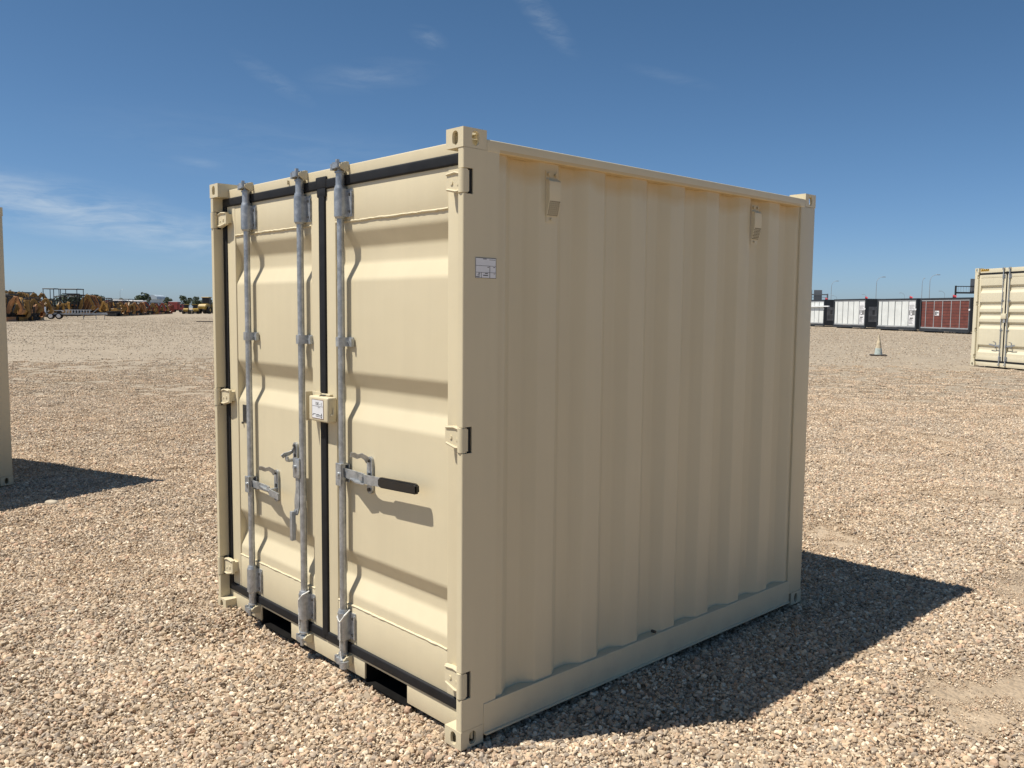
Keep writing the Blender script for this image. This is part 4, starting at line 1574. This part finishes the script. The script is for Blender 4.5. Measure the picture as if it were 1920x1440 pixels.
    bmesh.ops.bevel(q.bm, geom=q.bm.edges[:], offset=.018, segments=1, affect='EDGES')
    q.build('arm', mat, r)
    for (a, b2) in cyls:
        a3, b3 = Vector((a[0], 0, a[1])), Vector((b2[0], 0, b2[1]))
        q = MB()
        q.tube([a3, a3.lerp(b3, .6), a3.lerp(b3, .61), b3], [.055, .055, .03, .03], 8)
        q.build('hydraulic_cylinder', 'dark_metal', r)
    bx, bz = bp_
    q = MB()
    bk = [(bx + .06, bz + .04), (bx + .20, bz - .16), (bx + .16, bz - .42), (bx - .06, bz - .60), (bx - .34, bz - .60), (bx - .30, bz - .54), (bx - .10, bz - .50), (bx + .06, bz - .34), (bx + .08, bz - .14), (bx - .06, bz - .06)]
    q.prism(bk, 1, -.24, .24)
    sd = [(bx + .05, bz), (bx + .18, bz - .16), (bx + .14, bz - .41), (bx - .06, bz - .58), (bx - .30, bz - .58), (bx - .08, bz - .08)]
    q.prism(sd, 1, -.255, -.235)
    q.prism(sd, 1, .235, .255)
    for k in range(4):
        yy = -.2 + k * .133
        q.box(bx - .42, bx - .32, yy - .03, yy + .03, bz - .605, bz - .575)
    q.build('bucket', mat, r)
    return r


protos = {}
for mat in ('excavator_yellow', 'excavator_orange', 'excavator_red'):
    for pose in (0, 1, 2):
        protos[(mat, pose)] = excavator(mat, pose)
used = set()
cname = {'excavator_yellow': 'yellow', 'excavator_orange': 'orange', 'excavator_red': 'red'}


ONES = ['', 'first', 'second', 'third', 'fourth', 'fifth', 'sixth', 'seventh', 'eighth', 'ninth', 'tenth', 'eleventh', 'twelfth', 'thirteenth', 'fourteenth', 'fifteenth', 'sixteenth', 'seventeenth', 'eighteenth', 'nineteenth']


def ordinal(n):
    if n < 20:
        return ONES[n]
    tens = {2: 'twent', 3: 'thirt', 4: 'fort', 5: 'fift', 6: 'sixt'}[n // 10]
    return tens + 'ieth' if n % 10 == 0 else tens + 'y-' + ONES[n % 10]


def place_exc(mat, pose, x, y, rz, sc, label):
    k = (mat, pose)
    if k in used:
        o = copy_tree(protos[k])
    else:
        o = protos[k]
        used.add(k)
    o.location = (x, y, 0)
    o.rotation_euler = (0, 0, rz)
    o.scale = (sc, sc, sc)
    tag(o, label, 'excavator', 'excavators parked in rows')
    return o


base = Vector((-104.5, 24.2))
vdir = Vector((-.882, .471))
nrm2 = Vector((-.471, -.882))           # away from the aisle
aisle = math.atan2(-nrm2.y, -nrm2.x)
s_ = -6.0
i = 0
pose_word = ['raised arm', 'lowered arm', 'steeply folded arm']
while s_ < 132:
    p = base + vdir * s_
    frac = s_ / 132
    if frac < .42:
        mat = 'excavator_yellow' if random.random() < .85 else 'excavator_orange'
        where = 'front row left of the white trailer' if frac < .12 else 'front row behind the white trailer'
    elif frac < .78:
        mat = random.choice(['excavator_red', 'excavator_orange', 'excavator_orange', 'excavator_yellow'])
        where = 'middle of the front row right of the trailer'
    else:
        mat = random.choice(['excavator_orange', 'excavator_red', 'excavator_yellow'])
        where = 'far right end of the front row'
    back = 8.0 if 6.5 < s_ < 54 else 0.0
    pose = [0, 1, 0, 2, 1][i % 5]
    j = Vector((random.uniform(-.3, .3), random.uniform(-.3, .3)))
    q2 = p + nrm2 * back + j
    place_exc(mat, pose, q2.x, q2.y, aisle + random.uniform(-.35, .35) + (0, .9, -.7, 0, 1.3, -.3, 2.6)[i % 7], random.uniform(.98, 1.12),
              '%s compact excavator with %s, %s from the left in the front row' % (cname[mat], pose_word[pose], ordinal(i + 1)))
    s_ += 2.0 + .012 * s_
    i += 1
# second row
n2 = 0
s_ = -4.0
while s_ < 118:
    p = base + vdir * s_ + nrm2 * (13.0 if 8 < s_ < 54 else 6.5)
    frac = s_ / 132
    mat = 'excavator_yellow' if frac < .45 else random.choice(['excavator_red', 'excavator_orange', 'excavator_yellow'])
    tall = .24 < frac < .52
    pose = 0 if tall else i % 3
    where = 'second row above the white trailer' if tall else ('second row near the left edge' if frac < .24 else 'second row right of the trailer')
    place_exc(mat, pose, p.x, p.y, aisle + random.uniform(-.5, .5), random.uniform(1.5, 1.62) if tall else random.uniform(1.12, 1.25),
              '%s %s excavator with %s, %s from the left in the back row' % (cname[mat], 'larger' if tall else 'compact', pose_word[pose], ordinal(n2 + 1)))
    n2 += 1
    s_ += (2.1 if 8 < s_ < 54 else 2.7) + .012 * s_
    i += 1
for k, o in protos.items():
    if k not in used:
        for ch in list(o.children_recursive):
            bpy.data.objects.remove(ch, do_unlink=True)
        bpy.data.objects.remove(o, do_unlink=True)

# raised canopy frames (shelters) among the machines
shel_dir = math.atan2(right.y, right.x)


def shelter(x, y, wd, h, label):
    r = empty('steel_canopy', (x, y, 0), shel_dir)
    tag(r, label, 'canopy', 'steel canopies among the excavators')
    MB().box(-wd / 2, wd / 2, -1.1, 1.1, h - .14, h, .03, 1).build('roof', 'dark_metal', r)
    for sx in (-1, 1):
        for sy in (-1, 1):
            MB().cyl((sx * (wd / 2 - .08), sy * 1.0, 0), (sx * (wd / 2 - .08), sy * 1.0, h - .141), .06, n=6).build('post', 'dark_metal', r)


shelter(-140.5, 37.3, 1.75, 4.35, 'dark steel canopy standing highest above the white trailer, left one')
shelter(-140.0, 39.9, 2.9, 4.35, 'dark steel canopy standing highest above the white trailer, right one')
shelter(-112.6, 24.4, 2.6, 3.05, 'low dark canopy near the left edge of the excavator row')
shelter(-158.0, 44.4, 3.6, 3.4, 'dark canopy over the excavators right of the trailer')
shelter(-168.0, 52.5, 4.6, 3.3, 'long dark canopy above the red excavators')
shelter(-182.0, 61.5, 4.4, 3.3, 'long dark canopy toward the right end of the excavator row')

# ------------------------------------------------------------------ trailer
tr = empty('flatbed_trailer', (-117.9, 29.9, 0), math.atan2(39.73 - 30.21, -(125.04 - 117.41)) + 0.0)
tr.rotation_euler = (0, 0, math.atan2(.9703, .2419) - .10)
tr.scale = (.92, .95, .95)
tag(tr, 'white and grey tandem axle flatbed trailer in front of the excavators', 'trailer')
q = MB()
q.box(.5, 8.3, -.95, -.83, .58, .78, .01, 1)
q.box(.5, 8.3, .83, .95, .58, .78, .01, 1)
for k in range(14):
    q.box(.55 + k * .58, .65 + k * .58, -.83, .83, .60, .74)
q.build('chassis', 'grey_metal', tr)
for k in range(8):
    MB().box(.5 + k * .95, .5 + k * .95 + .90, -.82, .82, .745, .80).build('deck_plate', 'grey_metal', tr, smooth=0)
q = MB()
for s in (-1, 1):
    q.box(2.9, 6.2, s * .93 - .03, s * .93 + .03, 1.20, 1.27)
    for k in range(9):
        q.box(3.0 + k * .37, 3.05 + k * .37, s * .93 - .03, s * .93 + .03, .78, 1.20)
q.build('side_rail', 'white_paint', tr)
q = MB()
for s in (-1, 1):
    q.prism([(.80, .95), (1.0, 1.12), (2.5, 1.12), (2.7, .95), (2.7, 1.0), (2.5, 1.18), (1.0, 1.18), (.75, .98)], 1, s * 1.0 - .18, s * 1.0 + .18)
build_each(q, 'mudguard', 'white_paint', tr)
for xx in (1.15, 2.15):
    for s in (-1, 1):
        wl = MB().cyl((xx, s * .92, .42), (xx, s * 1.16, .42), .42, n=24).build('wheel', 'track_rubber', tr, smooth=40)
        MB().cyl((xx, s * 1.162, .42), (xx, s * 1.18, .42), .27, .24, n=18).build('rim', 'white_paint', wl, smooth=40)
MB().box(.05, .48, -.85, .85, .45, 1.62, .05, 2).build('toolbox', 'white_paint', tr)
MB().prism([(-.9, .42), (.05, .40), (.05, .62), (-.9, .52)], 1, -.10, .10).build('drawbar', 'white_paint', tr)
q = MB()
for s in (-1, 1):
    q.prism([(6.3, .80), (6.4, .80), (7.2, 1.55), (7.1, 1.55)], 1, s * .6 - .22, s * .6 + .22)
    q.box(7.0, 8.2, s * .6 - .2, s * .6 + .2, .81, .90)
build_each(q, 'loading_ramp', 'grey_metal', tr)
for xx in (5.2, 6.8, 7.9):
    MB().box(xx, xx + .09, -.9, -.8, 0.0, .58).build('support_leg', 'grey_metal', tr)

# ------------------------------------------------------------------ loaders and trucks in the gap


def loader(x, y, rz, sc, label):
    r = empty('wheel_loader', (x, y, 0), rz, sc)
    tag(r, label, 'loader', 'yellow loaders right of the aisle')
    for xx in (-.95, .95):
        for s in (-1, 1):
            wl = MB().cyl((xx, s * .55, .55), (xx, s * .95, .55), .55, n=20).build('wheel', 'track_rubber', r, smooth=40)
            MB().cyl((xx, s * .952, .55), (xx, s * .97, .55), .26, n=12).build('rim', 'loader_yellow', wl, smooth=40)
    q = MB().prism([(-1.8, .75), (-.1, .70), (.0, 1.1), (-.2, 1.55), (-1.6, 1.45), (-1.85, 1.2)], 1, -.62, .62)
    bmesh.ops.bevel(q.bm, geom=q.bm.edges[:], offset=.06, segments=2, affect='EDGES')
    q.build('body', 'loader_yellow', r)
    MB().box(.0, 1.3, -.5, .5, .6, 1.15, .06, 1).build('front_frame', 'loader_yellow', r)
    MB().box(-.55, .35, -.55, .55, 1.2, 2.45, .06, 1).build('cab', 'dark_metal', r)
    MB().box(-.68, .48, -.62, .62, 2.455, 2.58, .04, 1).build('cab_roof', 'loader_yellow', r)
    q = MB()
    for s in (-1, 1):
        q.prism([(.5, 1.35), (.6, 1.55), (2.2, .75), (2.1, .55)], 1, s * .42 - .08, s * .42 + .08)
    q.build('lift_arm', 'loader_yellow', r)
    MB().prism([(2.1, .35), (2.2, .95), (2.35, .95), (2.35, .35), (2.9, .12), (2.9, .06), (2.15, .06)], 1, -.95, .95).build('bucket', 'grey_metal', r)


loader(-212.7, 88.0, 2.6, .95, 'small yellow loader at the left of the loader group')
loader(-216.5, 91.8, 2.9, .95, 'small yellow loader in the middle of the loader group')
loader(-224.0, 98.3, 2.3, 1.75, 'large yellow loader beside the foreground container')


def truck(x, y, rz, L, mat, label):
    r = empty('box_truck', (x, y, 0), rz)
    tag(r, label, 'truck', 'far parked trucks')
    MB().box(-L / 2, L / 2 - 1.9, -1.2, 1.2, .95, 3.5, .05, 1).build('cargo_box', mat, r)
    q = MB().prism([(L / 2 - 1.8, .7), (L / 2, .7), (L / 2, 1.6), (L / 2 - .35, 2.6), (L / 2 - 1.8, 2.65)], 1, -1.1, 1.1)
    cb = q.build('cab', mat, r)
    MB().box(L / 2 - 1.2, L / 2 - .5, -1.12, 1.12, 1.65, 2.4).build('window', 'dark_metal', cb)
    MB().box(-L / 2, L / 2 - .2, -.5, .5, .55, .949).build('chassis', 'dark_metal', r)
    for xx in (-L / 2 + 1.2, L / 2 - 1.1):
        for s in (-1, 1):
            MB().cyl((xx, s * .85, .5), (xx, s * 1.2, .5), .5, n=16).build('wheel', 'track_rubber', r, smooth=40)


truck(-240.0, 81.0, shel_dir, 6.5, 'white_paint', 'white box truck showing between the canopies, left one')
truck(-246.5, 88.5, shel_dir, 7.0, 'white_paint', 'white box truck showing between the canopies, right one')
truck(-286.0, 115.2, shel_dir, 5.0, 'truck_red', 'red truck beyond the open gravel aisle')

# ------------------------------------------------------------------ far building and trees
b_ = empty('vaulted_shed', (-556.7, 206.0, 0), shel_dir)
tag(b_, 'blue and white vaulted shed on the horizon behind the excavators', 'building')
MB().box(-7.5, 5.5, 0, 14, 0, 6.6).build('wall', 'roof_pale', b_, smooth=0)
for k, (cx, rw, mt) in enumerate(((-5.2, 2.6, 'roof_blue'), (-1.2, 3.0, 'roof_blue'), (2.8, 3.0, 'roof_pale'))):
    pr = [(cx + rw * math.cos(a), 6.62 + rw * .95 * math.sin(a)) for a in np.linspace(0, math.pi, 13)]
    MB().prism(pr, 1, -.4, 14.2).build('vault_roof', mt, b_, smooth=40)
for k in range(5):
    MB().box(-6.8 + k * 2.4, -5.3 + k * 2.4, -.08, .05, 2.2, 4.6).build('window', 'dark_metal', b_, smooth=0)


def tree(x, y, h, rad, label, seed, cat='tree', low=.3):
    rg = np.random.default_rng(seed)
    r = empty('broadleaf_tree', (x, y, 0))
    tag(r, label, cat, 'trees on the horizon')
    q = MB().tube([(0, 0, 0), (.1, 0, h * .3), (.05, .1, h * .7)], [rad * .09, rad * .07, rad * .03], 8)
    for k in range(5):
        a = k * 1.26 + rg.uniform(0, .5)
        q.tube([(0, 0, h * (.3 + .07 * k)), (math.cos(a) * rad * .5, math.sin(a) * rad * .5, h * (.5 + .07 * k))], [rad * .04, rad * .015], 6)
    q.build('trunk', 'bark', r)
    lobes = [(np.array([rg.normal() * rad * .40, rg.normal() * rad * .40, h * rg.uniform(low + .12, .84)]), rad * rg.uniform(.36, .60)) for _ in range(9)]
    V, F = [], []
    n0 = 0
    for c, lr in lobes:
        for _ in range(130):
            d = rg.normal(size=3)
            d /= np.linalg.norm(d)
            p = c + d * lr * rg.uniform(.72, 1.05) * np.array([1, 1, .8])
            if p[2] > h or p[2] < h * low:
                continue
            s = rad * rg.uniform(.05, .12)
            u_ = rg.normal(size=3)
            u_ /= np.linalg.norm(u_)
            v_ = np.cross(u_, d + rg.normal(size=3) * .5)
            v_ /= np.linalg.norm(v_) + 1e-9
            V += [p - u_ * s - v_ * s * .6, p + u_ * s - v_ * s * .6, p + u_ * s + v_ * s * .6, p - u_ * s + v_ * s * .6]
            F.append([n0, n0 + 1, n0 + 2, n0 + 3])
            n0 += 4
    me_ = bpy.data.meshes.new('crown')
    me_.from_pydata([tuple(v) for v in V], [], F)
    me_.materials.append(MATS['foliage'])
    o = bpy.data.objects.new('crown', me_)
    COL.objects.link(o)
    o.parent = r


tree(-399.9, 144.4, 8.2, 3.4, 'broad green tree rising behind the middle canopies', 1)
tree(-442.6, 173.0, 7.6, 2.2, 'narrow dark tree right of the vaulted shed', 2)
tree(-383.8, 158.2, 7.6, 2.6, 'round tree beyond the left small loader', 3, low=.15)
tree(-409.6, 174.4, 7.6, 2.2, 'round tree between the small loaders and the large one', 4, low=.15)
tree(-420.0, 181.0, 5.6, 3.4, 'low wide tree behind the large loader', 5, low=.1)
tree(-398.5, 176.2, 6.6, 1.8, 'small tree against the edge of the foreground container', 6, low=.1)
tree(-384.2, 92.0, 6.4, 1.5, 'pointed tree above the left end of the excavator row', 7)
tree(-383.0, 97.4, 6.2, 2.0, 'dark tree between the leftmost excavators and the canopies', 8)
tree(-379.0, 110.0, 6.4, 4.0, 'wide green tree seen through the high canopies', 9, low=.1)
tree(-377.0, 119.0, 6.8, 3.2, 'dark tree directly right of the high canopies', 10, low=.1)
tree(-408.0, 139.0, 6.6, 1.9, 'small tree left of the broad green tree', 12, low=.1)
# hedge-like tree belt
rg = np.random.default_rng(21)
V, F = [], []
for k in range(5200):
    s = rg.uniform(0, 1)
    px, py = -392 - 30 * s, 80 + 52 * s
    hmax = 5.2 + 1.0 * math.sin(s * 21) + .7 * math.sin(s * 47 + 1)
    p = np.array([px + rg.normal() * 1.2, py + rg.normal() * .8, rg.uniform(0, 1) ** .7 * hmax])
    sz = rg.uniform(.22, .5)
    u_ = rg.normal(size=3)
    u_ /= np.linalg.norm(u_)
    v_ = np.cross(u_, rg.normal(size=3))
    v_ /= np.linalg.norm(v_)
    n0 = len(V)
    V += [p - u_ * sz, p + v_ * sz * .7, p + u_ * sz, p - v_ * sz * .7]
    F.append([n0, n0 + 1, n0 + 2, n0 + 3])
me = bpy.data.meshes.new('tree_belt')
me.from_pydata([tuple(v) for v in V], [], F)
me.materials.append(MATS['foliage'])
o = bpy.data.objects.new('tree_belt', me)
COL.objects.link(o)
tag(o, 'far dark belt of trees along the horizon behind the excavators', 'trees', kind='stuff')
